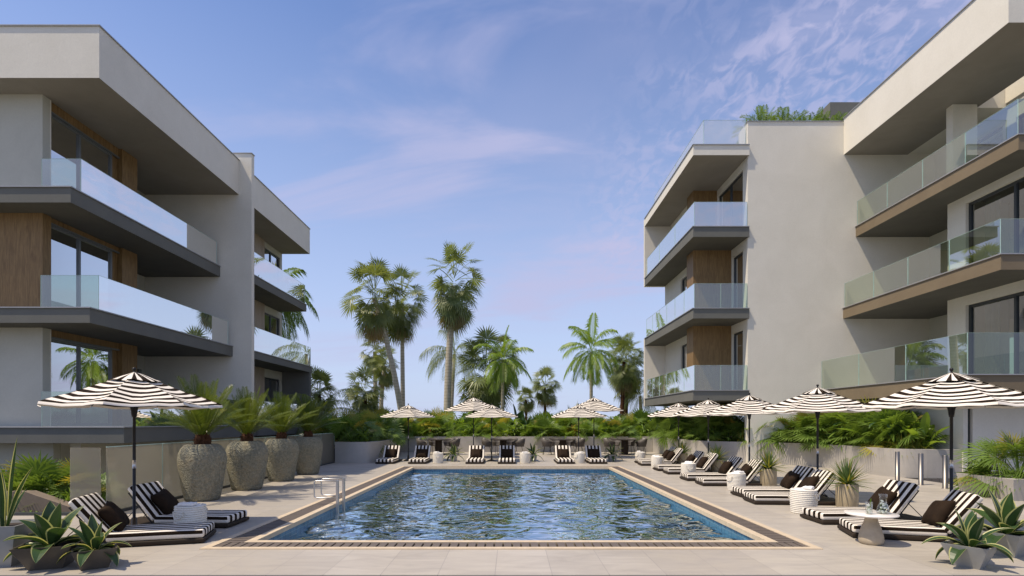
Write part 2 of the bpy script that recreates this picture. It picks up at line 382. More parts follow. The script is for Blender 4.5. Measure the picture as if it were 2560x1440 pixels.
# ------------------------------------------------------------------ mesh helpers
class MB:
    def __init__(s): s.v = []; s.f = []; s.m = []
    def face(s, idx, m=0): s.f.append(tuple(idx)); s.m.append(m)
    def box(s, x0, x1, y0, y1, z0, z1, m=0):
        b = len(s.v)
        s.v += [(x0, y0, z0), (x1, y0, z0), (x1, y1, z0), (x0, y1, z0), (x0, y0, z1), (x1, y0, z1), (x1, y1, z1), (x0, y1, z1)]
        for q in ((3, 2, 1, 0), (4, 5, 6, 7), (0, 1, 5, 4), (1, 2, 6, 5), (2, 3, 7, 6), (3, 0, 4, 7)):
            s.face([b + i for i in q], m)
        return s
    def tube(s, pts, rad, n=8, m=0, caps=True):
        pts = [Vector(p) for p in pts]
        if isinstance(rad, (int, float)): rad = [rad] * len(pts)
        b = len(s.v); ref = None
        for i, p in enumerate(pts):
            d = (pts[min(i + 1, len(pts) - 1)] - pts[max(i - 1, 0)]).normalized()
            if ref is None:
                ref = Vector((0, 0, 1)) if abs(d.z) < .9 else Vector((1, 0, 0))
            a = d.cross(ref).normalized(); c = a.cross(d).normalized(); ref = c
            for k in range(n):
                an = 2 * pi * k / n
                s.v.append(tuple(p + (a * cos(an) + c * sin(an)) * rad[i]))
        for i in range(len(pts) - 1):
            for k in range(n):
                k2 = (k + 1) % n
                s.face((b + i * n + k, b + i * n + k2, b + (i + 1) * n + k2, b + (i + 1) * n + k), m)
        if caps:
            s.face([b + k for k in range(n)], m); s.face([b + (len(pts) - 1) * n + k for k in reversed(range(n))], m)
        return s
    def lathe(s, prof, n=32, m=0, c=(0, 0, 0), jit=0.0, seed=0):
        b = len(s.v)
        for i, (r, z) in enumerate(prof):
            for k in range(n):
                a = 2 * pi * k / n
                rr = r
                if jit and r > 0.01: rr = r * (1 + jit * noise.noise(Vector((cos(a) * 2 + seed, sin(a) * 2, z * 3))))
                s.v.append((c[0] + rr * cos(a), c[1] + rr * sin(a), c[2] + z))
        for i in range(len(prof) - 1):
            for k in range(n):
                k2 = (k + 1) % n
                s.face((b + i * n + k, b + i * n + k2, b + (i + 1) * n + k2, b + (i + 1) * n + k), m)
        s.face([b + k for k in reversed(range(n))], m)
        s.face([b + (len(prof) - 1) * n + k for k in range(n)], m)
        return s
    def rbox(s, L, W, H, r, nx, ny, nz, mf=None, off=(0, 0, 0), fn=None):
        """soft box: x 0..L, y -W/2..W/2, z 0..H with rounded edges"""
        def P(x, y, z):
            cx = min(max(x, r), L - r); cy = min(max(y, -W / 2 + r), W / 2 - r); cz = min(max(z, r), H - r)
            d = Vector((x - cx, y - cy, z - cz))
            if d.length > 1e-9: d = d.normalized() * r
            p = Vector((cx, cy, cz)) + d
            if fn: p = fn(p)
            return (p.x + off[0], p.y + off[1], p.z + off[2])
        def lin(a, b, n):
            if isinstance(n, list): return n
            if n < 3: return [a + (b - a) * i / n for i in range(n + 1)]
            e = [a, a + r * .3, a + r * .7]
            return sorted(e + [a + b - q for q in e] + [a + r + (b - a - 2 * r) * i / (n - 1) for i in range(n)])
        X = lin(0, L, nx); Y = lin(-W / 2, W / 2, ny); Z = lin(0, H, nz)
        def sheet(A, B, fp, key, flip):
            b = len(s.v); nb_ = len(B)
            for a in A:
                for bb in B: s.v.append(P(*fp(a, bb)))
            for i in range(len(A) - 1):
                for j in range(nb_ - 1):
                    q = [b + i * nb_ + j, b + (i + 1) * nb_ + j, b + (i + 1) * nb_ + j + 1, b + i * nb_ + j + 1]
                    if flip: q.reverse()
                    mid = fp((A[i] + A[i + 1]) / 2, (B[j] + B[j + 1]) / 2)
                    s.face(q, mf(key, *mid) if mf else 0)
        sheet(X, Y, lambda a, b_: (a, b_, H), 'top', False)
        sheet(X, Y, lambda a, b_: (a, b_, 0), 'bot', True)
        sheet(X, Z, lambda a, b_: (a, -W / 2, b_), 'side', False)
        sheet(X, Z, lambda a, b_: (a, W / 2, b_), 'side', True)
        sheet(Y, Z, lambda a, b_: (0, a, b_), 'end', True)
        sheet(Y, Z, lambda a, b_: (L, a, b_), 'end', False)
        return s
    def build(s, name, mats, parent=None, smooth=False, merge=False):
        me = bpy.data.meshes.new(name)
        me.from_pydata(s.v, [], s.f)
        if not isinstance(mats, (list, tuple)): mats = [mats]
        for m in mats: me.materials.append(m)
        if len(mats) > 1: me.polygons.foreach_set('material_index', s.m)
        if merge:
            import bmesh
            bm = bmesh.new(); bm.from_mesh(me)
            bmesh.ops.remove_doubles(bm, verts=bm.verts, dist=1e-5); bm.to_mesh(me); bm.free()
        if smooth: me.polygons.foreach_set('use_smooth', [True] * len(me.polygons))
        me.update()
        o = bpy.data.objects.new(name, me)
        COL.objects.link(o)
        if parent: o.parent = parent
        return o

def tag(o, label=None, cat=None, group=None, kind=None):
    if label: o['label'] = label
    if cat: o['category'] = cat
    if group: o['group'] = group
    if kind: o['kind'] = kind
    return o
def empty(name, loc=(0, 0, 0), rz=0.0):
    o = bpy.data.objects.new(name, None); COL.objects.link(o)
    o.location = loc; o.rotation_euler = (0, 0, rz); o.empty_display_size = 0.2
    return o
def copy_tree(o, parent=None):
    c = o.copy(); COL.objects.link(c); c.parent = parent
    for ch in list(o.children): copy_tree(ch, c)
    return c
class Kind:
    """first placement moves the prototype itself, later ones copy it with all its parts"""
    def __init__(s, proto): s.p = proto; s.used = False
    def put(s, loc, rz=0.0, label=None, cat=None, group=None, scale=1.0):
        o = copy_tree(s.p) if s.used else s.p
        s.used = True
        o.location = loc; o.rotation_euler = (0, 0, rz)
        o.scale = (scale, scale, scale) if isinstance(scale, (int, float)) else scale
        for k in ('label', 'category', 'group'):
            if k in o: del o[k]
        return tag(o, label, cat, group)
def at(x, y, Y):  # a photo position and a depth -> a place in metres
    return Vector(((x - 1278) * Y / F, Y, EYE - (y - 1055) * Y / F))

# ------------------------------------------------------------------ setting: deck, pool, ground
PX, PY0, PY1 = 3.42, 7.45, 19.45       # inner pool edge
OX, OY0, OY1 = 3.915, 6.955, 19.945    # outer edge of the coping
DEPTH = -0.17
def sheet_boxes(name, rects, z0, z1, mat):
    mb = MB()
    for (a, b, c, d) in rects: mb.box(a, b, c, d, z0, z1)
    return mb.build(name, mat)
o = sheet_boxes('pool_deck', [(-18, 11.3, 5.80, OY0), (-18, -OX, OY0, 9.54), (-6.95, -OX, 9.54, OY1), (OX, 11.3, OY0, OY1), (-6.95, 11.3, OY1, 31.2)], -0.25, 0.0, M['deck'])
tag(o, kind='structure')
mb = MB(); mb.box(-900, 900, -200, 1500, -3.2, -3.05)
tag(mb.build('ground', M['ground']), kind='structure')
mb = MB(); mb.box(-60, 60, 31.2, 120, -3.0, 0.35)
tag(mb.build('garden_ground', M['ground']), kind='structure')
mb = MB(); mb.box(-18, 24, -6, 5.80, -0.3, -0.03)
tag(mb.build('front_terrace', simple('front_paving', (0.10, 0.095, 0.09), 0.8)), kind='structure')
mb = MB(); mb.box(11.3, 26, 5.8, 31, -0.9, -0.6)
tag(mb.build('service_lane', M['block']), kind='structure')

def ring(name, a, b, z0, z1, mat):
    # a: inner half width/edges, b: outer
    (ix, iy0, iy1), (ox, oy0, oy1) = a, b
    mb = MB()
    mb.box(-ox, ox, oy0, iy0, z0, z1); mb.box(-ox, ox, iy1, oy1, z0, z1)
    mb.box(-ox, -ix, iy0, iy1, z0, z1); mb.box(ix, ox, iy0, iy1, z0, z1)
    return mb.build(name, mat)
R1 = ((PX, PY0, PY1), (PX + .115, PY0 - .115, PY1 + .115))
G0 = (PX + .115, PY0 - .115, PY1 + .115); G1 = (PX + .395, PY0 - .395, PY1 + .395)
R2 = (G1, (OX, OY0, OY1))
tag(ring('pool_edge', *R1, -0.055, 0.012, M['coping']), kind='structure')
tag(ring('pool_edge_outer', *R2, -0.05, 0.012, M['coping']), kind='structure')
mb = MB()
mb.box(-G1[0], G1[0], G1[1], G0[1], -0.10, -0.05); mb.box(-G1[0], G1[0], G0[2], G1[2], -0.10, -0.05)
mb.box(-G1[0], -G0[0], G0[1], G0[2], -0.10, -0.05); mb.box(G0[0], G1[0], G0[1], G0[2], -0.10, -0.05)
tag(mb.build('drain_channel_floor', M['dark']), kind='structure')
pit = 0.116; slot = 0.024
mb = MB()
k = -G1[0]
while k < G1[0] - .02:
    mb.box(k + slot / 2, min(k + pit, G1[0]) - slot / 2, G1[1] + .004, G0[1] - .004, -0.03, 0.007); k += pit
tag(mb.build('drain_grate', M['slat']), 'slatted brown drain grate along the near end of the pool', 'drain grate', 'drain grates round the pool')
mb = MB(); k = -G1[0]
while k < G1[0] - .02:
    mb.box(k + slot / 2, min(k + pit, G1[0]) - slot / 2, G0[2] + .004, G1[2] - .004, -0.03, 0.007); k += pit
tag(mb.build('drain_grate', M['slat']), 'slatted drain grate along the far end of the pool', 'drain grate', 'drain grates round the pool')
for sgn, lb in ((-1, 'slatted drain grate along the pool side with the ladder'), (1, 'slatted drain grate along the pool side with ten loungers')):
    mb = MB(); k = G0[1]
    x0, x1 = sorted((sgn * (G0[0] + .004), sgn * (G1[0] - .004)))
    while k < G0[2] - .02:
        mb.box(x0, x1, k + slot / 2, min(k + pit, G0[2]) - slot / 2, -0.03, 0.007); k += pit
    tag(mb.build('drain_grate', M['slat']), lb, 'drain grate', 'drain grates round the pool')
# pool shell
mb = MB(); s = 0.02
mb.box(-PX - .3, -PX - s, PY0 - .3, PY1 + .3, -1.5, -0.055); mb.box(PX + s, PX + .3, PY0 - .3, PY1 + .3, -1.5, -0.055)
mb.box(-PX - s, PX + s, PY0 - .3, PY0 - s, -1.5, -0.055); mb.box(-PX - s, PX + s, PY1 + s, PY1 + .3, -1.5, -0.055)
tag(mb.build('pool_wall', M['mosaic']), kind='structure')
mb = MB(); mb.box(-PX - .3, PX + .3, PY0 - .3, PY1 + .3, -1.6, -1.3)
tag(mb.build('pool_floor', M['pool_floor']), kind='structure')
# water surface with real ripples
mb = MB(); st = 0.055
nx = int((2 * PX + 2 * s) / st); ny = int((PY1 - PY0 + 2 * s) / st)
for j in range(ny + 1):
    for i in range(nx + 1):
        x = -PX - s + (2 * PX + 2 * s) * i / nx; y = PY0 - s + (PY1 - PY0 + 2 * s) * j / ny
        w = noise.noise(Vector((x * 1.0, y * 1.35, 0.3))) * 0.030
        wx = x + 0.25 * noise.noise(Vector((x * .8, y * .8, 5))); wy = y + 0.3 * noise.noise(Vector((x * .9, y * .9, 9)))
        w += noise.noise(Vector((wx * 2.4, wy * 3.3, 2.3))) * 0.024
        w += noise.noise(Vector((wx * 4.4, wy * 5.2, 4.3))) * 0.004
        mb.v.append((x, y, DEPTH + w))
for j in range(ny):
    for i in range(nx):
        a = j * (nx + 1) + i; mb.face((a, a + 1, a + nx + 2, a + nx + 1))
tag(mb.build('water', M['water'], None, True), kind='structure')

# ------------------------------------------------------------------ buildings
class Building:
    def __init__(s, root): s.root = root
    def part(s, name, boxes, mat, parent=None, label=None):
        mb = MB()
        for b in boxes: mb.box(*b)
        o = mb.build(name, M[mat] if isinstance(mat, str) else mat, parent or s.root)
        if label: o['label'] = label
        return o
    def slab(s, x0, x1, y0, y1, z0, z1, mat='slab', soffit='slab_soffit', free=('x0', 'y0'), label=None):
        """balcony or roof slab: rim colour, soffit colour, thin metal cap that stands proud"""
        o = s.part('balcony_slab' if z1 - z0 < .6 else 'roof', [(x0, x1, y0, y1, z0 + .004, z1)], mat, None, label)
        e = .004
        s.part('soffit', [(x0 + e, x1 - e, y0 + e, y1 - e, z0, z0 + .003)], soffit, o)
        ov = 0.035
        a = x0 - (ov if 'x0' in free else 0); b = x1 + (ov if 'x1' in free else 0); c = y0 - (ov if 'y0' in free else 0); d = y1
        s.part('cap', [(a, b, c, d, z1 + .001, z1 + .03)], 'cap', o)
        return o
    def glass(s, host, segs, z0, z1, th=0.016, mat='rail_glass', gap=2.2):
        """segs: list of (x0,y0,x1,y1) straight runs cut in panels"""
        for (x0, y0, x1, y1) in segs:
            L = math.hypot(x1 - x0, y1 - y0); n = max(1, round(L / gap))
            for k in range(n):
                a = k / n; b = (k + 1) / n; g = .008 / L
                if k: a += g
                if k < n - 1: b -= g
                xa, xb = x0 + (x1 - x0) * a, x0 + (x1 - x0) * b; ya, yb = y0 + (y1 - y0) * a, y0 + (y1 - y0) * b
                # one pane: a coated sheet and its bright polished top edge
                mb = MB()
                bb = len(mb.v)
                mb.v += [(xa, ya, z0), (xb, yb, z0), (xb, yb, z1), (xa, ya, z1)]; mb.face((0, 1, 2, 3), 0)
                hx, hy = (th / 2, 0) if abs(yb - ya) > abs(xb - xa) else (0, th / 2)
                mb.box(min(xa, xb) - hx, max(xa, xb) + hx, min(ya, yb) - hy, max(ya, yb) + hy, z1, z1 + .004, 1)
                if hx:
                    for yy in (ya, yb): mb.box(xa - hx, xa + hx, yy - .0015, yy + .0015, z0, z1, 1)
                else:
                    for xx in (xa, xb): mb.box(xx - .0015, xx + .0015, ya - hy, ya + hy, z0, z1, 1)
                mb.build('glass_panel', [M[mat], M['glass_edge']], host)
    def wall_x(s, X, th, y0, y1, z0, z1, holes, mat, name='wall', parent=None, label=None):
        """wall in a plane of constant x (occupies X..X+th) with rectangular openings (ya,yb,za,zb)"""
        ys = sorted({y0, y1, *[h[0] for h in holes], *[h[1] for h in holes]})
        bx = []
        for a, b in zip(ys, ys[1:]):
            hs = sorted([h for h in holes if h[0] <= a + 1e-6 and h[1] >= b - 1e-6], key=lambda h: h[2])
            z = z0
            for h in hs:
                if h[2] > z + 1e-6: bx.append((X, X + th, a, b, z, h[2]))
                z = h[3]
            if z < z1 - 1e-6: bx.append((X, X + th, a, b, z, z1))
        return s.part(name, bx, mat, parent, label)
    def window_x(s, X, y0, y1, z0, z1, cuts, facing=1, mat='frame', fw=0.07, curtain=None, name='window', gm='glass'):
        """window in plane x=X, glazed, frame depth 8 cm; cuts = mullion positions"""
        d = 0.08
        mb = MB()
        mb.box(X - d / 2, X + d / 2, y0, y1, z1 - fw, z1); mb.box(X - d / 2, X + d / 2, y0, y1, z0, z0 + fw)
        for y in [y0 + fw / 2] + list(cuts) + [y1 - fw / 2]:
            mb.box(X - d / 2 - .002, X + d / 2 + .002, y - fw / 2, y + fw / 2, z0 + fw, z1 - fw)
        w = mb.build(name, M[mat], s.root)
        ed = [y0 + fw / 2] + list(cuts) + [y1 - fw / 2]
        for a, b in zip(ed, ed[1:]):
            m2 = MB(); m2.v += [(X, a + fw / 2, z0 + fw), (X, b - fw / 2, z0 + fw), (X, b - fw / 2, z1 - fw), (X, a + fw / 2, z1 - fw)]
            m2.face((0, 1, 2, 3)); m2.build('pane', M[gm], w)
        if curtain:
            m3 = MB(); n = 40; (ca, cb_) = curtain; Xc = X - facing * .35
            for i in range(n + 1):
                yy = ca + (cb_ - ca) * i / n; xx = Xc + .035 * sin(i * 1.9)
                m3.v += [(xx, yy, z0 + .02), (xx, yy, z1 - .02)]
            for i in range(n): m3.face((2 * i, 2 * i + 2, 2 * i + 3, 2 * i + 1))
            m3.build('curtain', M['curtain'], w, True)
        return w

# ---- left building
lb = Building(empty('apartment_building', (0, 0, 0)))
tag(lb.root, 'grey and white flat-roofed apartment block with walnut panels behind the stone vases', 'building')
B = lb
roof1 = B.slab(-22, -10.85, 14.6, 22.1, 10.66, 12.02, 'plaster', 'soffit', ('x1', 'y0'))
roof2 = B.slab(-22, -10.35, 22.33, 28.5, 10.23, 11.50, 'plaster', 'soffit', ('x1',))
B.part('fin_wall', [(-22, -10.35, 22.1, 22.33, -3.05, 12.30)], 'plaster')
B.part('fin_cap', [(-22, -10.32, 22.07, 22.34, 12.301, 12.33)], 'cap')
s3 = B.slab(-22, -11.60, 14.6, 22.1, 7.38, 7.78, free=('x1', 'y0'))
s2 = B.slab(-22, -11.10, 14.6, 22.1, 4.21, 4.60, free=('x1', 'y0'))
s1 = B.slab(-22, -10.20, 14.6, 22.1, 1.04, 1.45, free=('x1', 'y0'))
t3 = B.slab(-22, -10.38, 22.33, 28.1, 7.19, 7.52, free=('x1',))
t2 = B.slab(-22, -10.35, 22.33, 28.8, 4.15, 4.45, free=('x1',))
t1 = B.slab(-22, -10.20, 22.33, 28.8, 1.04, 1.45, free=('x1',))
B.glass(s3, [(-12.70, 15.0, -11.64, 15.0), (-11.64, 15.0, -11.64, 21.9)], 7.81, 8.72, gap=5.2)
B.glass(s2, [(-12.70, 14.97, -11.14, 14.97), (-11.14, 14.97, -11.14, 21.8)], 4.63, 5.56, gap=6.9)
B.glass(s1, [(-12.70, 15.0, -10.24, 15.0), (-10.24, 15.0, -10.24, 22.05)], 1.48, 2.42, gap=3.4)
B.glass(t3, [(-10.42, 22.40, -10.42, 28.0), (-11.7, 28.0, -10.42, 28.0)], 7.55, 8.50, gap=5.8)
B.glass(t2, [(-10.39, 22.40, -10.39, 28.7), (-11.7, 28.7, -10.39, 28.7)], 4.48, 5.45, gap=6.5)
B.glass(t1, [(-10.24, 22.40, -10.24, 28.7)], 1.48, 2.45, gap=3.3)
XF = -12.96
# front wall (faces the camera) floor by floor
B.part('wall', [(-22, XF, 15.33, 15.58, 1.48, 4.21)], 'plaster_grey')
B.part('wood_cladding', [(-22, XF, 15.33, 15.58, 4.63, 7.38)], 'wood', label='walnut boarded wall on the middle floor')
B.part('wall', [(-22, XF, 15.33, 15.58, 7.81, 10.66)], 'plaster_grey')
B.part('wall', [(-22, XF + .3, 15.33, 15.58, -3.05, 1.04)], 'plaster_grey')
for z0, z1, zw, wd in ((1.48, 4.21, 3.98, 0), (4.63, 7.38, 7.20, 1), (7.81, 10.66, 10.35, 0)):
    # jamb strip, lintel of walnut, walnut pier
    B.wall_x(XF - .25, .25, 15.58, 15.62, z0, z1, [], 'wood' if wd else 'plaster', 'jamb')
    B.part('wood_lintel', [(XF - .28, XF - .06, 15.62, 18.40, zw + .03, z1)], 'wood')
    B.part('wood_pier', [(XF - .25, XF + .05, 18.40, 19.14, z0, z1)], 'wood')
    B.part('wood_reveal', [(XF - .25, XF - .12, 18.12, 18.40, z0, zw + .03)], 'wood')
    B.window_x(XF - .12, 15.62, 18.12, z0, zw, [16.76], 1, 'frame', .08)
    B.part('blind_box', [(XF - .09, XF - .02, 15.62, 18.38, zw - .02, zw + .03)], 'frame')
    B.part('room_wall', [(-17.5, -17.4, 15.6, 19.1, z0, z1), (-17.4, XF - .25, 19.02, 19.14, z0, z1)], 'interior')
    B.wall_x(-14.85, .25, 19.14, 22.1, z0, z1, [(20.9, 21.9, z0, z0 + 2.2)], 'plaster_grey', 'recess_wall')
    B.window_x(-14.75, 20.9, 21.9, z0, z0 + 2.2, [], 1, 'frame_dark', .07)
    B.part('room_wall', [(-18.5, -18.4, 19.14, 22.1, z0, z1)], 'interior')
XG = -11.78
for z0, z1, zw in ((1.48, 4.15, 3.75), (4.48, 7.19, 6.86), (7.55, 10.23, 9.95)):
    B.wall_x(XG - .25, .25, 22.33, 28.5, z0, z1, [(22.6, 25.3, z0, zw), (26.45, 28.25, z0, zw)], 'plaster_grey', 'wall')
    B.part('wood_panel', [(XG + .002, XG + .06, 25.35, 26.35, z0, z1)], 'wood_grey')
    B.window_x(XG - .1, 22.6, 25.3, z0, zw, [23.9], 1, 'frame_dark')
    B.window_x(XG - .1, 26.45, 28.25, z0, zw, [27.3], 1, 'frame_dark')
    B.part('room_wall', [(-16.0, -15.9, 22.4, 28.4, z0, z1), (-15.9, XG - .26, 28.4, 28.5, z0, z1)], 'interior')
B.part('end_wall', [(-11.78, -10.36, 28.5, 28.72, 1.48, 4.15)], 'slab')
B.part('basement_wall', [(-12.4, -12.1, 15.58, 22.1, -3.05, 1.04)], 'plaster')
B.part('basement_cladding', [(-11.2, -11.0, 22.33, 28.8, -3.05, 1.04)], 'wood_grey')

# ---- sunken court, retaining wall and glass fence
mb = MB(); mb.v += [(-16, 10.95, -3.05), (-9.0, 10.95, -3.05), (-8.2, 10.95, -1.2), (-8.6, 10.95, -.12), (-9.6, 10.95, .22), (-16, 10.95, .22),
                    (-16, 11.2, -3.05), (-9.0, 11.2, -3.05), (-8.2, 11.2, -1.2), (-8.6, 11.2, -.12), (-9.6, 11.2, .22), (-16, 11.2, .22)]
mb.face((0, 1, 2, 3, 4, 5)); mb.face((11, 10, 9, 8, 7, 6))
for i in range(6): j = (i + 1) % 6; mb.face((i, i + 6, j + 6, j))
tag(mb.build('retaining_wall', M['mud']), 'brown rendered stair wall with sloping top below the fan palms', 'wall')
mb = MB(); mb.box(-17.5, -9.2, 11.21, 13.0, -3.05, -0.35)
tag(mb.build('planting_bed', M['soil']), kind='structure')
mb = MB(); mb.box(-18, -6.95, 9.28, 9.535, -3.05, -0.26); mb.box(-7.2, -6.96, 9.54, 22, -3.05, -.26)
tag(mb.build('deck_retaining_wall', M['plaster_grey']), kind='structure')
fr = empty('glass_fence', (0, 0, 0))
tag(fr, 'frameless glass fence along the deck behind the stone vases', 'fence')
fb = Building(fr)
FX = -6.98
shoe = fb.part('bottom_rail', [(FX - .05, FX + .05, 9.52, 21.9, 0.0, .05), (-13.5, FX - .05, 9.47, 9.55, 0.0, .05)], 'frame_dark')
for k in range(8):
    ya = 9.56 + k * 1.54; mb = MB()
    mb.box(FX - .008, FX + .008, ya, ya + 1.52, .05, 1.16, 0)
    mb.build('glass_panel', M['fence_glass'], fr)
    mb = MB(); mb.box(FX - .01, FX + .01, ya, ya + 1.52, 1.161, 1.175); mb.box(FX - .01, FX + .01, ya + 1.522, ya + 1.536, .05, 1.16)
    mb.build('panel_edge', M['glass_edge'], fr)
for k in range(4):
    xa = -13.2 + 1.6 * k; xb = xa + 1.58 if k < 3 else FX - .06
    if k == 3: xa = -7.56
    elif k == 2: xb = -7.6
    mb = MB(); mb.box(xa, xb, 9.50, 9.516, .05, 1.16 if k == 3 else .5)
    if k == 3: mb.build('glass_panel', M['fence_glass'], fr)

# ---- right building
rb = Building(empty('apartment_building', (0, 0, 0)))
tag(rb.root, 'sunlit cream flat-roofed apartment block with brown balconies behind the long lounger row', 'building')
B = rb
roof = B.slab(12.9, 15.36, 14.38, 21.5, 11.96, 13.36, 'plaster', 'soffit', ('x0', 'y0'))
B.part('roof_rear', [(15.37, 24, 18.3, 21.5, 11.97, 13.2)], 'plaster')
B.part('roof_edge_beam', [(15.37, 24, 14.38, 14.9, 11.96, 13.36)], 'plaster')
for x in (16.3, 17.5, 18.7, 19.9):
    B.part('pergola_beam', [(x, x + .22, 14.91, 18.29, 12.1, 12.8)], 'plaster')
B.wall_x(9.17, 0.0, 21.5, 21.75, 0, 0, [], 'plaster') if False else None
B.part('end_wall', [(9.17, 12.9, 21.5, 21.78, -.6, 13.24), (12.9, 16.5, 21.5, 21.78, -.6, 11.96), (9.17, 9.42, 21.78, 22.35, 12.29, 13.24)], 'plaster', label='tall blank sunlit plaster wall between the two balcony stacks')
B.part('end_wall_cap', [(9.14, 12.86, 21.47, 21.81, 13.241, 13.27)], 'cap')
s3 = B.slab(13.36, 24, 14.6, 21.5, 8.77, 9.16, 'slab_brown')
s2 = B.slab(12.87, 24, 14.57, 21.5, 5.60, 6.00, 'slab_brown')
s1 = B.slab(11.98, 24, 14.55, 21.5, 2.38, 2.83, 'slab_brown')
B.glass(s3, [(13.40, 14.66, 13.40, 21.45), (13.40, 14.66, 17.5, 14.66)], 9.19, 10.14, gap=1.9, mat='rail_glass_warm')
B.glass(s2, [(12.91, 14.63, 12.91, 21.45), (12.91, 14.63, 17.2, 14.63)], 6.03, 6.96, gap=1.9, mat='rail_glass_warm')
B.glass(s1, [(12.02, 14.61, 12.02, 21.45), (12.02, 14.61, 16.5, 14.61)], 2.86, 3.95, gap=2.2, mat='rail_glass_warm')
XR = 14.4
for z0, z1, zw in ((2.86, 5.60, 5.30), (6.03, 8.77, 8.53)):
    B.wall_x(XR, .25, 15.2, 18.3, z0, z1, [(15.3, 17.57, z0, zw)], 'plaster', 'wall')
    B.window_x(XR + .14, 15.3, 17.57, z0, zw, [15.95], -1, 'frame_dark', .08, (16.9, 17.4), gm='glass_warm')
    B.part('wall', [(XR + .25, 24, 15.2, 15.45, z0, z1), (XR + .25, 16.2, 18.06, 18.3, z0, z1)], 'plaster')
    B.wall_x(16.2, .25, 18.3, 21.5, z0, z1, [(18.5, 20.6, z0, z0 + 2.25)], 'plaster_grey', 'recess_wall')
    B.window_x(16.3, 18.5, 20.6, z0, z0 + 2.25, [19.5], -1, 'frame_dark')
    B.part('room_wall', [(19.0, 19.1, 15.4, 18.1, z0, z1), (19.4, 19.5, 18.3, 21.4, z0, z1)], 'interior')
B.part('column', [(14.4, 15.2, 18.08, 18.35, 9.19, 11.96)], 'plaster')
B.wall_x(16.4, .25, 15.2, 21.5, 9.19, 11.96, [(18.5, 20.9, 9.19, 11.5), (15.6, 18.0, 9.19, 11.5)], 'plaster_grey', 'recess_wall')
B.window_x(16.5, 18.5, 20.9, 9.19, 11.5, [19.7], -1, 'frame_dark'); B.window_x(16.5, 15.6, 18.0, 9.19, 11.5, [16.8], -1, 'frame_dark')
B.part('base_wall', [(12.8, 13.1, 15.86, 21.5, 0, 2.38), (12.8, 12.93, 15.7, 15.86, 0, 2.38)], 'plaster')
B.part('base_wall', [(13.07, 24, 15.7, 15.95, 0, 2.38)], 'plaster')
B.part('recess_strip', [(12.93, 13.07, 15.80, 15.86, 0, 2.38)], 'frame_dark')
B.part('base_course', [(11.32, 24, 15.66, 15.698, -.6, -.004)], 'block')
# left balcony stack of the right building
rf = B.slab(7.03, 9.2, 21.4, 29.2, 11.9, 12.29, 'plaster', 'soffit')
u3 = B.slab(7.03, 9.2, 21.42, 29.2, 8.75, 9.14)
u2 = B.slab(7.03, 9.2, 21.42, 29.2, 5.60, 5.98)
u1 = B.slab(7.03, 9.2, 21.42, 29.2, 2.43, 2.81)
B.glass(rf, [(7.50, 21.6, 9.12, 21.6), (7.50, 21.6, 7.50, 29.0)], 12.32, 13.36, gap=4, mat='rail_glass_pale')
B.glass(u3, [(7.10, 21.5, 9.15, 21.5), (7.10, 21.5, 7.10, 29.1)], 9.17, 10.13, gap=2.6, mat='rail_glass_bright')
B.glass(u2, [(7.10, 21.5, 9.15, 21.5), (7.10, 21.5, 7.10, 29.1)], 6.01, 6.97, gap=1.2)
B.glass(u1, [(7.10, 21.5, 9.15, 21.5), (7.10, 21.5, 7.10, 29.1)], 2.84, 3.80, gap=1.2)
B.part('side_wall', [(7.03, 9.2, 29.2, 29.4, 8.75, 12.29)], 'plaster'); B.part('side_wall', [(7.03, 9.2, 29.2, 29.4, 2.43, 5.98)], 'plaster')
for z0, z1, zw, yw in ((9.17, 11.9, 11.6, 24.7), (6.01, 8.75, 8.4, 23.1), (2.84, 5.60, 5.25, 23.1)):
    xc = 455 * yw / F
    B.wall_x(9.17, .22, 21.78, yw, z0, z1, [(21.95, yw - .1, z0, zw)], 'plaster', 'wall')
    B.window_x(9.28, 21.95, yw - .1, z0, zw, [22.0 + (yw - 22.0) * .5] if yw > 24 else [], -1, 'frame_dark', .07, None if yw > 24 else (22.0, 22.6))
    B.part('wood_cladding', [(xc, 9.39, yw, yw + .85, z0, z1)], 'wood')
    B.wall_x(8.36 if yw > 24 else 8.1, .25, yw + .85, 29.2, z0, z1, [(yw + 1.0, yw + 3.4, z0 + .0, zw)], 'plaster', 'wall')
    B.window_x((8.36 if yw > 24 else 8.1) + .12, yw + 1.0, yw + 3.4, z0, zw, [yw + 2.2], -1, 'frame_dark')
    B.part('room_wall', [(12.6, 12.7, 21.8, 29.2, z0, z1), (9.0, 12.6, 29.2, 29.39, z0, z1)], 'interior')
B.part('roof_slab', [(9.22, 24, 21.79, 29.4, 11.92, 12.2)], 'soffit'); B.part('roof_house', [(14.95, 22, 26, 30, 12.2, 16.6)], 'slab')
for z in (8.8, 5.65, 2.5): B.part('floor_slab', [(9.21, 24, 21.79, 29.4, z, z + .3)], 'soffit')
for x, y in ((9.0, 28.9),): B.part('column', [(x, x + .25, y, y + .25, -.6, 2.43)], 'plaster')

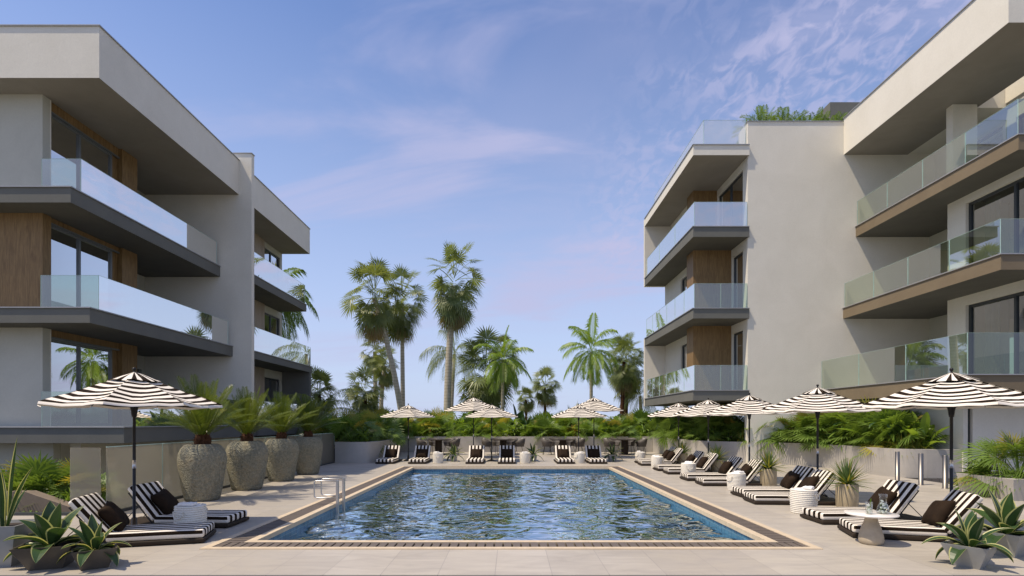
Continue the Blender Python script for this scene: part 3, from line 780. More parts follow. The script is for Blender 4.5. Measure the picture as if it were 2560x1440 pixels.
# ---- planter walls (one curving low wall round the far end)
def wall_strip(name, pts, z0, z1, th, mat, label):
    mb = MB(); P = [Vector((x, y, 0)) for x, y in pts]; n = len(P); L = []; 
    for i, p in enumerate(P):
        d = (P[min(i + 1, n - 1)] - P[max(i - 1, 0)]).normalized(); nrm = Vector((-d.y, d.x, 0))
        L.append((p, p + nrm * th))
    for a, b in L: mb.v += [(a.x, a.y, z0), (a.x, a.y, z1), (b.x, b.y, z1), (b.x, b.y, z0)]
    for i in range(n - 1):
        for k in range(4):
            k2 = (k + 1) % 4; mb.face((4 * i + k, 4 * i + 4 + k, 4 * i + 4 + k2, 4 * i + k2))
    mb.face((0, 1, 2, 3)); mb.face((4 * n - 1, 4 * n - 2, 4 * n - 3, 4 * n - 4))
    return tag(mb.build(name, mat), label, 'planter')
def smooth_pts(pts, n=8):
    out = []
    for i in range(len(pts) - 1):
        p0 = Vector(pts[max(i - 1, 0)]); p1 = Vector(pts[i]); p2 = Vector(pts[i + 1]); p3 = Vector(pts[min(i + 2, len(pts) - 1)])
        for k in range(n):
            u = k / n
            q = 0.5 * ((2 * p1) + (-p0 + p2) * u + (2 * p0 - 5 * p1 + 4 * p2 - p3) * u * u + (-p0 + 3 * p1 - 3 * p2 + p3) * u ** 3)
            out.append((q.x, q.y))
    out.append(tuple(pts[-1])); return out
left_pts = [(-6.92, 21.75), (-5.9, 21.55), (-5.45, 21.9), (-5.3, 23.5), (-5.6, 26.5), (-6.0, 29.55)]
back_pts = [(-6.0, 29.6), (7.55, 29.6)]
right_pts = [(7.56, 29.6), (7.6, 26), (7.72, 23.4), (8.5, 22.1), (9.8, 21.3), (10.6, 20.4), (11.05, 18.9), (11.0, 17.4), (11.1, 16.2), (11.7, 15.78), (12.79, 15.74)]
wall_strip('planter_wall', smooth_pts(left_pts), 0.0, .82, -.22 + .44, M['concrete'], 'curved concrete planter at the end of the glass fence')
wall_strip('planter_wall', back_pts, 0.0, .82, .22, M['concrete'], 'straight concrete planter wall behind the four dining tables')
wall_strip('planter_wall', smooth_pts(right_pts), 0.0, .82, .2, M['concrete'], 'long winding concrete planter wall behind the right-hand lounger row')
def poly(name, pts, z0, z1, mat):
    mb = MB(); n = len(pts)
    mb.v += [(x, y, z1) for x, y in pts] + [(x, y, z0) for x, y in pts]
    mb.face(range(n)); mb.face(range(2 * n - 1, n - 1, -1))
    for i in range(n): j = (i + 1) % n; mb.face((i, i + n, j + n, j))
    return mb.build(name, mat)
def inset(pts, d):
    out = []
    for i, (x, y) in enumerate(pts):
        a = Vector(pts[max(i - 1, 0)]); b = Vector(pts[min(i + 1, len(pts) - 1)]); t_ = (b - a).normalized()
        out.append((x - t_.y * d, y + t_.x * d))
    return out
tag(poly('planting_soil', inset(smooth_pts(right_pts, 4), .1) + [(12.79, 31.5), (7.66, 31.5)], .3, .70, M['soil']), kind='structure')
tag(poly('planting_soil', [(-12, 29.7), (7.65, 29.7), (7.65, 33), (-12, 33)], .3, .702, M['soil']), kind='structure')
tag(poly('planting_soil', inset(smooth_pts(left_pts, 4), .1) + [(-6.0, 29.69), (-10.0, 29.69), (-10.0, 21.9)], -3.0, .698, M['soil']), kind='structure')

# ------------------------------------------------------------------ plants
def bend(p0, d, L, droop, n=6):
    """curve leaving p0 along d, sagging with gravity"""
    pts = [Vector(p0)]; d = Vector(d).normalized()
    for i in range(n):
        d = (d + Vector((0, 0, -droop / n))).normalized(); pts.append(pts[-1] + d * (L / n))
    return pts, d
def strip(mb, pts, widths, side, m=0):
    b = len(mb.v)
    for p, w in zip(pts, widths):
        mb.v += [tuple(p - side * w), tuple(p + side * w)]
    for i in range(len(pts) - 1): mb.face((b + 2 * i, b + 2 * i + 1, b + 2 * i + 3, b + 2 * i + 2), m)
def fan_leaf(mb, p0, d, pet, blade, nseg, rnd, droop=.5, m=0, mp_=0, spread=2.3, tipdroop=.25):
    pts, dd = bend(p0, d, pet, droop, 4)
    side = dd.cross(Vector((0, 0, 1)))
    side = side.normalized() if side.length > .05 else Vector((1, 0, 0))
    side = (Matrix.Rotation(rnd.uniform(-1.0, 1.0), 3, dd) @ side).normalized()
    nr = side.cross(dd).normalized()
    strip(mb, pts, [pet * .016 + .006] * len(pts), side, mp_)
    hub = pts[-1]
    # the blade folds back a little from the petiole
    fw = (dd * .9 - Vector((0, 0, .35))).normalized(); nr = side.cross(fw).normalized()
    dth = 2 * spread / nseg
    for k in range(nseg):
        th = -spread + (k + .5) * dth + rnd.uniform(-.02, .02)
        r = blade * (0.80 + .2 * cos(th * .55)) * rnd.uniform(.9, 1.04)
        ca, sa = cos(th), sin(th)
        dr = fw * ca + side * sa + nr * (.10 * abs(sa))
        pe = fw * -sa + side * ca
        mr = r * .5; w = mr * dth * .52
        z = (.02 if k % 2 else -.02) * blade
        mid = hub + dr * mr + nr * z + Vector((0, 0, -tipdroop * .22 * r))
        tip = hub + dr * r + Vector((0, 0, -tipdroop * r * rnd.uniform(.6, 1.5)))
        b = len(mb.v)
        mb.v += [tuple(hub), tuple(mid - pe * w), tuple(mid + pe * w), tuple(tip)]
        mb.face((b, b + 1, b + 2), m); mb.face((b + 1, b + 3, b + 2), m)
def pinnate(mb, p0, d, L, npair, ll, rnd, droop=.8, m=0, vee=.5, w=.014, hang=.15, bare=.15):
    pts, _ = bend(p0, d, L, droop, 10)
    side0 = Vector(d).cross(Vector((0, 0, 1)))
    side0 = side0.normalized() if side0.length > .05 else Vector((1, 0, 0))
    strip(mb, pts, [L * .010 * (1.1 - i / 11) + .003 for i in range(len(pts))], side0, m)
    for k in range(npair):
        u = bare + (1 - bare) * (k + .5) / npair; x = u * (len(pts) - 1); i = min(int(x), len(pts) - 2)
        p = pts[i].lerp(pts[i + 1], x - i); t_ = (pts[i + 1] - pts[i]).normalized()
        up = side0.cross(t_).normalized()
        l = ll * (sin(pi * (.12 + .82 * (u - bare) / (1 - bare))) ** .6) * rnd.uniform(.9, 1.08)
        for sg in (-1, 1):
            dv = (side0 * sg + t_ * (.55 + .5 * u) + up * vee * rnd.uniform(.7, 1.2)).normalized()
            a = p + dv * l * .5; c = p + dv * l - Vector((0, 0, hang * l * rnd.uniform(.6, 1.8)))
            wv = t_ * (w * L)
            b = len(mb.v); mb.v += [tuple(p), tuple(a - wv), tuple(a + wv), tuple(c)]
            mb.face((b, b + 1, b + 2), m); mb.face((b + 1, b + 3, b + 2), m)
def strap(mb, p0, d, L, W, droop, m=0, me=None, n=9, fold=.25, prof=None, edge=.78):
    pts, _ = bend(p0, d, L, droop, n)
    side = Vector(d).cross(Vector((0, 0, 1)))
    side = side.normalized() if side.length > .05 else Vector((cos(p0[0] * 99), sin(p0[0] * 99), 0))
    prof = prof or (lambda u: (.45 + 1.3 * u) if u < .4 else max(0.0, (1 - ((u - .4) / .6) ** 2.2)))
    b = len(mb.v)
    for i, p in enumerate(pts):
        u = i / n; w = W * .5 * min(1.0, prof(u))
        t_ = (pts[min(i + 1, n)] - pts[max(i - 1, 0)]).normalized(); up = side.cross(t_).normalized()
        f = fold * w
        for q, h in ((-1, 1), (-edge, .7), (0, 0), (edge, .7), (1, 1)):
            mb.v.append(tuple(p + side * w * q + up * f * h))
    for i in range(n):
        for k in range(4):
            mm = me if (me is not None and k in (0, 3)) else m
            mb.face((b + 5 * i + k, b + 5 * i + k + 1, b + 5 * i + 5 + k + 1, b + 5 * i + 5 + k), mm)

def dirv(az, el): return Vector((cos(az) * cos(el), sin(az) * cos(el), sin(el)))

def crown_fan(seed, n=54, pet=1.15, blade=1.0, low=-70, high=82, nseg=22, skirt=8, tall=0.9):
    rnd = random.Random(seed); mb = MB()
    for i in range(n):
        u = i / n; az = i * 2.39996 + rnd.uniform(-.3, .3)
        el = R(high - (high - low) * (u ** .85) + rnd.uniform(-14, 14))
        z = tall * .5 - tall * u
        L = pet * rnd.uniform(.5, 1.15) * (1 - .2 * u)
        fan_leaf(mb, (0.1 * cos(az), .1 * sin(az), z), dirv(az, el), L, blade * rnd.uniform(.8, 1.12), nseg, rnd, .30 + .35 * u, 0, 0, 2.15, .12 + .30 * u)
    for i in range(skirt):
        az = i * 2.4 + rnd.uniform(-.3, .3)
        fan_leaf(mb, (.08 * cos(az), .08 * sin(az), -tall * .55), dirv(az, R(rnd.uniform(-80, -50))), pet * .7, blade * .7, 16, rnd, .6, 1, 1, 1.3, .8)
    return mb
def crown_pinnate(seed, n=15, L=2.2, ll=.6, low=-15, high=80, npair=30, droop=1.3, w=.012, hang=.5, vee=.25):
    rnd = random.Random(seed); mb = MB()
    for i in range(n):
        u = i / n; az = i * 2.39996 + rnd.uniform(-.25, .25); el = R(high - (high - low) * u + rnd.uniform(-6, 6))
        pinnate(mb, (0.05 * cos(az), .05 * sin(az), .2 - .3 * u), dirv(az, el), L * rnd.uniform(.85, 1.1), npair, ll, rnd, droop * rnd.uniform(.8, 1.2), 0, vee, w, hang)
    return mb

def palm(kind, base, top, r0, crown_mesh, cmats, rz, label, scale=1.0, cat='palm tree', mid=None, trunk_mat='bark', group='palms beyond the planter'):
    root = empty('palm_tree', base); tag(root, label, cat, group)
    b = Vector(base); tp = Vector(top) - b
    mb = MB(); n = 14; pts = []; rad = []
    bow = Vector(mid) if mid else Vector((0, 0, 0))
    for i in range(n + 1):
        u = i / n; pts.append(tp * u + bow * (4 * u * (1 - u))); rad.append(r0 * (1.35 - .35 * min(1, u * 5)) * (1 - .28 * u))
    mb.tube(pts, rad, 12)
    mb.build('trunk', M[trunk_mat], root, True)
    if isinstance(crown_mesh, MB):
        c = crown_mesh.build('crown', [M[k] for k in cmats], root); crown_mesh = c.data
    else:
        c = bpy.data.objects.new('crown', crown_mesh); COL.objects.link(c); c.parent = root
    c.location = tp; c.rotation_euler = (0, 0, rz); c.scale = (scale,) * 3
    return crown_mesh

GZ = 0.35
def base_at(x, Y): return (( x - 1278) * Y / F, Y, GZ)
cfA = palm('fan', base_at(1012, 36), at(935, 745, 36), .20, crown_fan(1, 44, 1.5, 1.0, -68, 86, 22, 8, 1.6), ['fan_tree', 'fan_old'], .3,
     'tall leaning fan palm, its trunk bending up to the left crown', 1.02, mid=(.25, 0, 0))
cfB = palm('fan', base_at(1118, 35), at(1135, 715, 35), .25, crown_fan(2, 46, 1.5, 1.0, -66, 88, 22, 9, 1.7), ['fan_tree', 'fan_old'], 1.1,
     'tallest straight fan palm with a thick pale trunk, above the middle rear parasol', .98, mid=(-.12, 0, 0))
palm('fan', base_at(1008, 38), at(1005, 760, 38), .17, cfB, None, 2.2, 'upright fan palm whose crown merges behind the leaning palm', .92)
palm('fan', base_at(941, 41), at(937, 880, 41), .19, cfA, None, 4.0, 'shorter fan palm with a pale trunk left of the leaning palm', .62)
palm('fan', base_at(952, 39), at(962, 915, 39), .17, cfB, None, 5.2, 'low fan palm with a curved trunk under the leaning palm crown', .56, mid=(-.1, 0, 0))
cfC = palm('fan', base_at(1222, 36), at(1212, 945, 36), .2, crown_fan(5, 60, 1.45, 1.05, -55, 80, 22, 5, 2.2), ['fan_tree', 'fan_old'], .9,
     'broad bushy fan palm with hidden trunk under the bright feather palm', 1.0)
palm('fan', base_at(1253, 38), at(1262, 900, 38), .15, cfA, None, 1.9, 'dense fan palm standing behind the broad bushy one', .62)
cfD = palm('fan', base_at(1364, 44), at(1362, 968, 44), .13, crown_fan(6, 40, .95, .8, -50, 84, 20, 3, .8), ['fan_tree', 'fan_old'], 0.4, 'lone mid-size fan palm in the gap at the centre of the sky', .95, trunk_mat='fibre')
palm('fan', base_at(1316, 44), at(1315, 1000, 44), .12, cfD, None, 2.6, 'small short fan palm left of the lone one', .62, trunk_mat='fibre')
palm('fan', base_at(1552, 37), at(1560, 905, 37), .16, cfB, None, .2, 'fan palm with the taller of two dark trunks beside the balconies', .70, trunk_mat='fibre')
palm('fan', base_at(1563, 39), at(1568, 925, 39), .16, cfC, None, 2.9, 'dark-trunked fan palm leaning against its twin beside the balconies', .70, trunk_mat='fibre')
cfE = palm('fan', base_at(915, 33), at(913, 985, 33), .14, cfD, None, 1.2, 'small fan palm with a sparse crown left of the leaning palm', .95, trunk_mat='fibre')
cpA = palm('pin', base_at(1254, 34), at(1258, 905, 34), .11, crown_pinnate(11, 22, 1.9, .62, -55, 86, 40, 1.5, .015, .5, .35), ['bright'], .2,
     'bright green feather palm rising above the bushy fan palm', 1.0)
palm('pin', base_at(1478, 34), at(1478, 880, 34), .12, cpA, None, 1.0, 'bright green feather palm with hanging skirt above the double parasol', 1.08)
cpC = palm('pin', base_at(1125, 44), at(1136, 885, 44), .16, crown_pinnate(12, 16, 3.1, .75, -25, 70, 34, 1.9, .008, .9, .1), ['fan_tree'], 2.2,
     'thin drooping coconut palm seen behind the tallest trunk', 1.0)
palm('pin', base_at(815, 27), at(812, 1035, 27), .16, cpC, None, .9, 'golden date palm behind the fourth stone vase', .60)
palm('pin', (-13.0, 30.3, GZ), (-12.75, 30.0, 8.3), .14, crown_pinnate(13, 26, 2.4, .8, -60, 80, 30, 1.8, .019, .5, .2), ['fan_green'], 3.7, 'feather palm drooping past the far balconies of the grey block', 1.0)
palm('pin', base_at(1606, 38), at(1600, 990, 38), .14, cpC, None, 2.0, 'ochre feather palm peeping out behind the cream block', .62)
palm('fan', base_at(800, 31), at(798, 985, 31), .14, cfD, None, 3.2, 'fan palm just past the end of the grey block', .85, trunk_mat='fibre')

# ---- shrubs of the planters
def shrub_fan(seed, n=26, pet=.62, blade=.5, hi=88, lo=18, nseg=22):
    rnd = random.Random(seed); mb = MB()
    for i in range(n):
        az = i * 2.39996 + rnd.uniform(-.4, .4); el = R(hi - (hi - lo) * (i / n) ** .8 + rnd.uniform(-6, 6))
        fan_leaf(mb, (.05 * cos(az), .05 * sin(az), .0), dirv(az, el), pet * rnd.uniform(.7, 1.25), blade * rnd.uniform(.8, 1.15), nseg, rnd, .35, 0 if rnd.random() > .1 else 1, 0, 2.1, .2)
    return mb
def shrub_banana(seed, n=10, L=1.1, W=.26, m=('dark_leaf',)):
    rnd = random.Random(seed); mb = MB()
    for i in range(n):
        az = i * 2.39996; el = R(86 - 55 * i / n)
        strap(mb, (.03 * cos(az), .03 * sin(az), 0), dirv(az, el), L * rnd.uniform(.75, 1.1), W * rnd.uniform(.8, 1.1), .9, 0, None, 9, .35,
              lambda u: .12 if u < .35 else max(0, sin(pi * (u - .33) / .69)) ** .7)
    return mb
def shrub_tuft(seed, n=90, L=.75, W=.022):
    rnd = random.Random(seed); mb = MB()
    for i in range(n):
        az = rnd.uniform(0, 2 * pi); el = R(rnd.uniform(35, 88))
        strap(mb, (.08 * cos(az), .08 * sin(az), 0), dirv(az, el), L * rnd.uniform(.6, 1.1), W, rnd.uniform(1.2, 2.4), 0 if rnd.random() > .35 else 1, None, 6, .3, lambda u: 1 - u ** 2)
    return mb
def shrub_leafy(seed, n=60, h=.8):
    rnd = random.Random(seed); mb = MB()
    for i in range(n):
        az = rnd.uniform(0, 2 * pi); z = rnd.uniform(.1, 1) * h; r = .22 * rnd.random()
        strap(mb, (r * cos(az), r * sin(az), z * .8), dirv(az, R(rnd.uniform(0, 70))), rnd.uniform(.22, .42), rnd.uniform(.07, .12), rnd.uniform(.5, 1.6), 0 if rnd.random() > .25 else 1, None, 5, .3, lambda u: sin(pi * (.06 + .94 * u)) ** .7 + .02)
    for i in range(10):
        az = rnd.uniform(0, 2 * pi); mb.tube([(0, 0, 0), (.1 * cos(az), .1 * sin(az), h * .5), (.22 * cos(az), .22 * sin(az), h * .85)], .008, 4, 0)
    return mb
def proto_mesh(mb, mats, nm): 
    me = bpy.data.meshes.new(nm); me.from_pydata(mb.v, [], mb.f)
    for k in mats: me.materials.append(M[k])
    if len(mats) > 1: me.polygons.foreach_set('material_index', mb.m)
    me.update(); return me
SH = {
 'fan0': ('fan_palm_shrub', proto_mesh(shrub_fan(21), ['fan_green', 'yellow_leaf'], 'fan_shrub'), 'fan palm shrub'),
 'fan1': ('fan_palm_shrub', proto_mesh(shrub_fan(22, 32, .7, .55, 88, 22, 24), ['fan_green', 'yellow_leaf'], 'fan_shrub'), 'fan palm shrub'),
 'fan2': ('fan_palm_shrub', proto_mesh(shrub_fan(23, 16, .42, .42, 75, 12, 18), ['bright', 'yellow_leaf'], 'fan_shrub'), 'low fan palm shrub'),
 'ban': ('banana_plant', proto_mesh(shrub_banana(24), ['dark_leaf'], 'banana'), 'broad-leaved plant'),
 'banb': ('banana_plant', proto_mesh(shrub_banana(25, 12, .95, .2), ['bright'], 'banana'), 'pale broad-leaved plant'),
 'tuft': ('grass_tuft', proto_mesh(shrub_tuft(26), ['yellow_leaf', 'bright'], 'tuft'), 'yellow grass tuft'),
 'leafy': ('leafy_shrub', proto_mesh(shrub_leafy(27), ['bright', 'dark_leaf'], 'leafy'), 'leafy shrub'),
 'croton': ('croton_shrub', proto_mesh(shrub_leafy(28, 50, .6), ['yellow_leaf', 'red_leaf'], 'croton'), 'red and yellow shrub'),
'fernd': ('roof_palm', proto_mesh(crown_pinnate(31, 26, .95, .26, -5, 88, 26, 1.2, .014, .3, .4), ['fan_green'], 'roof_fern'), 'roof palm'),
 'fern': ('fern_palm_shrub', proto_mesh(crown_pinnate(29, 16, .95, .22, 5, 85, 22, 1.3, .012, .3, .4), ['bright'], 'fern'), 'feathery shrub'),
}
ORD = ['first', 'second', 'third', 'fourth', 'fifth', 'sixth', 'seventh', 'eighth', 'ninth', 'tenth', 'eleventh', 'twelfth', 'thirteenth', 'fourteenth', 'fifteenth',
       'sixteenth', 'seventeenth', 'eighteenth', 'nineteenth', 'twentieth']
def nth(i):
    return ORD[i] if i < 20 else {20: 'twenty-first', 21: 'twenty-second', 22: 'twenty-third', 23: 'twenty-fourth', 24: 'twenty-fifth', 25: 'twenty-sixth', 26: 'twenty-seventh', 27: 'twenty-eighth', 28: 'twenty-ninth', 29: 'thirtieth'}.get(i, 'later')
def plant_row(places, where, group):
    """places: (kind, x, y, z, scale, rz). Labels count each kind from the left."""
    cnt = {}; tot = {}
    for p in places: tot[SH[p[0]][2]] = tot.get(SH[p[0]][2], 0) + 1
    for (k, x, y, z, s, rz) in sorted(places, key=lambda p: p[1] / p[2]):
        nm, me, words = SH[k]
        o = bpy.data.objects.new(nm, me); COL.objects.link(o)
        o.location = (x, y, z); o.rotation_euler = (0, 0, rz); o.scale = (s, s, s)
        i = cnt.get(words, 0); cnt[words] = i + 1
        lb_ = f"{words} {where}, {nth(i)} of its kind from left" if tot[words] > 1 else f"the only {words} {where}"
        tag(o, lb_, 'shrub', group)
rnd = random.Random(77)
row = []; x = -7.2; seq = ['leafy', 'fan2', 'fan0', 'tuft', 'fan2', 'croton', 'fan0', 'fern', 'fan2', 'leafy', 'fan0', 'tuft', 'fan2', 'leafy']
i = 0
while x < 7.3:
    k = seq[i % len(seq)]; row.append((k, x, 30.25 + rnd.uniform(-.05, .15), .74, rnd.uniform(.9, 1.2), rnd.uniform(0, 6))); x += rnd.uniform(.45, .62); i += 1
plant_row(row, 'along the far planter edge', 'shrubs along the far planter edge')
row = []; x = -8.2; i = 0; seq = ['fan1', 'leafy', 'ban', 'fan0', 'banb', 'fan1', 'tuft', 'leafy', 'fan0', 'banb']
while x < 8.6:
    k = seq[i % len(seq)]; row.append((k, x, 31.2 + rnd.uniform(-.3, .4), .80, rnd.uniform(1.15, 1.45), rnd.uniform(0, 6))); x += rnd.uniform(.62, .85); i += 1
plant_row(row, 'amid the far planter', 'taller shrubs in the far planter')
row = []; x = -9.5; i = 3
while x < 10.5:
    k = seq[i % len(seq)]; row.append((k, x, 33.0 + rnd.uniform(-.4, .6), .70, rnd.uniform(1.5, 1.85), rnd.uniform(0, 6))); x += rnd.uniform(.9, 1.3); i += 1
plant_row(row, 'behind the far planter', 'shrubs at the back of the far planter')
row = [('fan1', -6.4, 22.5, .7, 1.15, 1), ('fan0', -5.9, 24.1, .7, 1.1, 2), ('fan1', -6.3, 25.6, .7, 1.2, 3), ('leafy', -5.9, 22.2, .7, .8, 1), ('fan0', -6.2, 27.0, .7, 1.1, 4),
       ('leafy', -6.1, 28.2, .7, 1.1, 4), ('fan1', -7.6, 23.3, .7, 1.2, 5), ('fan1', -7.5, 26.3, .7, 1.3, 2.2), ('tuft', -5.95, 26.0, .7, .8, 2), ('fan2', -6.3, 28.9, .7, 1.0, .5)]
plant_row(row, 'in the left curved planter', 'shrubs in the left-hand curved planter')
# right-hand planter: a front row that follows the wall and a taller row behind it
rp = smooth_pts(right_pts, 12)
row = []; acc = 0; nxt = .2; i = 0; seq = ['leafy', 'tuft', 'croton', 'fan2', 'leafy', 'fan0', 'banb', 'tuft', 'fern', 'leafy']
for a, b in zip(rp, rp[1:]):
    d = (Vector(b) - Vector(a)); 
    acc += d.length
    if acc > nxt and a[1] < 29.2 and b[0] < 12.2:
        t_ = d.normalized(); p = Vector(a) + Vector((-t_.y, t_.x)) * rnd.uniform(.42, .6)
        k = seq[i % len(seq)]
        if p.y < 17.2: k = 'tuft' if p.y > 16.25 else 'banb'
        if p.x < 12.2: row.append((k, p.x, p.y, .70, rnd.uniform(.75, .95), rnd.uniform(0, 6)))
        nxt = acc + rnd.uniform(.55, .75); i += 1
plant_row(row, 'along the winding planter edge', 'shrubs along the winding planter edge')
row = []
for k, x, y, s_ in (('fan1', 12.0, 17.2, 1.05), ('fan1', 12.1, 18.3, 1.15), ('leafy', 11.9, 16.6, 1.0), ('fan0', 11.9, 19.6, 1.15), ('fern', 12.2, 20.5, 1.2), ('fan1', 11.2, 20.9, 1.0),
        ('banb', 11.9, 17.8, 1.2), ('leafy', 11.7, 18.9, 1.4), ('fan1', 10.3, 22.2, 1.0), ('fan0', 9.4, 22.9, 1.05), ('fern', 9.9, 23.6, 1.2), ('fan1', 8.7, 23.5, 1.05), ('fan0', 8.6, 24.8, 1.15), ('fan1', 8.5, 26.2, 1.2),
        ('ban', 9.2, 25.6, 1.2), ('fan0', 8.4, 27.6, 1.15), ('fan1', 8.5, 28.9, 1.2), ('croton', 10.9, 21.9, 1.3), ('fan1', 10.0, 27.5, 1.4), ('fan0', 9.8, 30.5, 1.5), ('banb', 12.15, 16.35, 1.0), ('fan1', 11.5, 20.0, 1.1), ('fan0', 10.8, 21.7, 1.0), ('leafy', 11.7, 17.2, 1.3), ('fan1', 11.2, 22.6, 1.2), ('banb', 10.2, 22.4, 1.4), ('fan1', 12.3, 19.1, 1.2)):
    row.append((k, x, y, .78, s_ * 1.2, rnd.uniform(0, 6)))
plant_row(row, 'inside the winding planter', 'taller shrubs in the winding planter')
row = [('fan0', -10.2, 11.9, -.3, 1.25, 0), ('fan1', -9.6, 12.1, -.35, 1.0, 1), ('fan1', -10.9, 12.2, -.4, 1.0, 2), ('fan0', -9.3, 11.7, -.5, .85, 3.5)]
plant_row(row, 'behind the brown wall', 'fan palms in the sunken court')
row = []
MB().box(9.5, 14.2, 22.3, 23.6, 12.2, 13.22).build('roof_planter', M['plaster'], rb.root)
for k, (x, y, s_) in enumerate(((9.7, 22.5, .7), (10.3, 22.7, 1.15), (11.1, 22.6, 1.05), (11.8, 22.7, .95), (12.5, 22.7, .95), (13.2, 22.8, .95), (12.15, 23.0, 1.0), (10.7, 22.9, .9), (13.8, 22.9, .95), (12.9, 23.1, 1.0), (11.4, 23.1, .95))):
    row.append(('fernd', x, y, 13.22 if k != 1 else 13.3, s_, k * 1.3))
plant_row(row, 'on the roof', 'feathery palms on the roof')

# ------------------------------------------------------------------ stone vases with cycads
def vase_proto():
    root = empty('stone_vase')
    mb = MB()
    prof = [(.0, 0), (.33, 0), (.365, .03), (.41, .25), (.455, .5), (.492, .72), (.50, .84), (.485, .95), (.44, 1.05), (.37, 1.12), (.30, 1.15), (.285, 1.14), (.28, 1.05)]
    pr = []
    for a, b in zip(prof, prof[1:]):
        for k in range(4): pr.append((a[0] + (b[0] - a[0]) * k / 4, a[1] + (b[1] - a[1]) * k / 4))
    pr.append(prof[-1])
    mb.lathe(pr, 56, 0, jit=.018)
    mb.build('vase_body', M['vase'], root, True)
    MB().lathe([(.0, 1.06), (.285, 1.07), (.0, 1.075)], 24).build('soil', M['soil'], root)
    return root
def cycad_mesh(seed):
    rnd = random.Random(seed); mb = MB()
    for i in range(32):
        u = i / 32; az = i * 2.39996 + rnd.uniform(-.2, .2); el = R(87 - 54 * u + rnd.uniform(-4, 4))
        pinnate(mb, (.07 * cos(az), .07 * sin(az), .22), dirv(az, el), 1.22 * rnd.uniform(.85, 1.08), 46, .23, rnd, .22 + .5 * u, 0, .45, .0085, .05, .10)
    return mb
vk = Kind(vase_proto())
cy_me = None
for i, (x, y, s_, w_) in enumerate(((-6.35, 11.4, .90, 'nearest the parasol, all in shade'), (-6.29, 13.2, .93, 'second along the fence'), (-6.28, 15.15, .90, 'third along the fence'), (-6.25, 17.05, .87, 'last, beside the curved planter'))):
    vk.put((x, y, 0), i * 1.7, f'waist-high rough stone vase, {w_}', 'vase', 'stone vases along the fence', (s_, s_, 1.0))
    r = empty('cycad', (x, y, 1.07), i * 2.1)
    tag(r, f'dark green cycad in the stone vase {w_}', 'cycad', 'cycads in the stone vases')
    mb = MB(); mb.lathe([(.0, -.02), (.13, 0), (.15, .08), (.15, .18), (.12, .27), (.0, .3)], 14, jit=.2, seed=i)
    rr = random.Random(i)
    for q in range(60):
        a = rr.uniform(0, 6.28); z = rr.uniform(.02, .26)
        strap(mb, (.12 * cos(a), .12 * sin(a), z), dirv(a, R(50)), .09, .03, .2, 0, None, 3)
    mb.build('trunk', M['fibre'], r)
    if cy_me is None: c = cycad_mesh(40).build('fronds', M['cycad'], r); cy_me = c.data
    else:
        c = bpy.data.objects.new('fronds', cy_me); COL.objects.link(c); c.parent = r
    r.scale = (1.0 if i == 0 else .93,) * 3

# ------------------------------------------------------------------ loungers
def stripes(W, n=9):
    ys = []
    for k in range(n + 1): ys.append(-W / 2 + W * k / n)
    return ys
LW = .64
def stripe_m(key, x, y, z):
    if key == 'side': return 1 if z > .055 else 0
    k = int((y + LW / 2) / LW * 9); k = min(max(k, 0), 8)
    return k % 2
def ylist(W, r=.03):
    base = set()
    for k in range(10): base.add(round(-W / 2 + W * k / 9, 5))
    for e in (.0, .009, .021, .03): base.add(round(-W / 2 + e, 5)); base.add(round(W / 2 - e, 5))
    return sorted(base)
def lounger_proto():
    root = empty('sun_lounger')
    # local x runs from the foot end to the head end
    fr = MB(); fr.rbox(1.78, .70, .055, .02, 4, 4, 2, off=(0, 0, .012)); fr.box(.06, 1.72, -.31, .31, 0, .014)
    f = fr.build('base', M['deck_frame'], root, True)
    zl = [0, .02, .04, .055, .075, .095, .11]
    xs = [0, .009, .02, .03] + [.03 + (1.12 - .06) * k / 16 for k in range(1, 16)] + [1.09, 1.10, 1.111, 1.12]
    def sagf(p):
        d = noise.noise(Vector((p.x * 3, p.y * 5, 1))) * .006
        return Vector((p.x, p.y, p.z + (d if p.z > .05 else 0)))
    mb = MB(); mb.rbox(1.12, LW, .11, .03, xs, ylist(LW), zl, stripe_m, (.02, 0, .07), sagf)
    mb.build('seat_cushion', [M['white_cloth'], M['black_cloth']], root, True, True)
    mb = MB()
    an = R(52); cx, cz = 1.15, .10
    xs2 = [0, .009, .02, .03] + [.03 + .56 * k / 8 for k in range(1, 8)] + [.59, .60, .611, .62]
    def tilt(p):
        p = Vector((p.x, p.y, p.z))
        return Vector((cx + p.x * cos(an) - p.z * sin(an), p.y, cz + p.x * sin(an) + p.z * cos(an)))
    mb.rbox(.62, LW, .11, .03, xs2, ylist(LW), zl, stripe_m, (0.02, 0, 0), tilt)
    mb.build('backrest_cushion', [M['white_cloth'], M['black_cloth']], root, True, True)
    mb = MB()
    mb.tube([(cx + .02, -.30, .07), (cx + .02 + .58 * cos(an), -.30, .07 + .58 * sin(an)), (cx + .02 + .58 * cos(an), .30, .07 + .58 * sin(an)), (cx + .02, .30, .07)], .010, 6)
    mb.build('backrest_frame', M['black_metal'], root)
    for sg in (-1, 1):
        mb = MB(); mb.tube([(cx + .34 * cos(an) + .03, sg * .24, .07 + .34 * sin(an)), (1.66, sg * .24, .075)], .006, 6)
        mb.build('prop', M['black_metal'], root)
    return root
LK = Kind(lounger_proto())
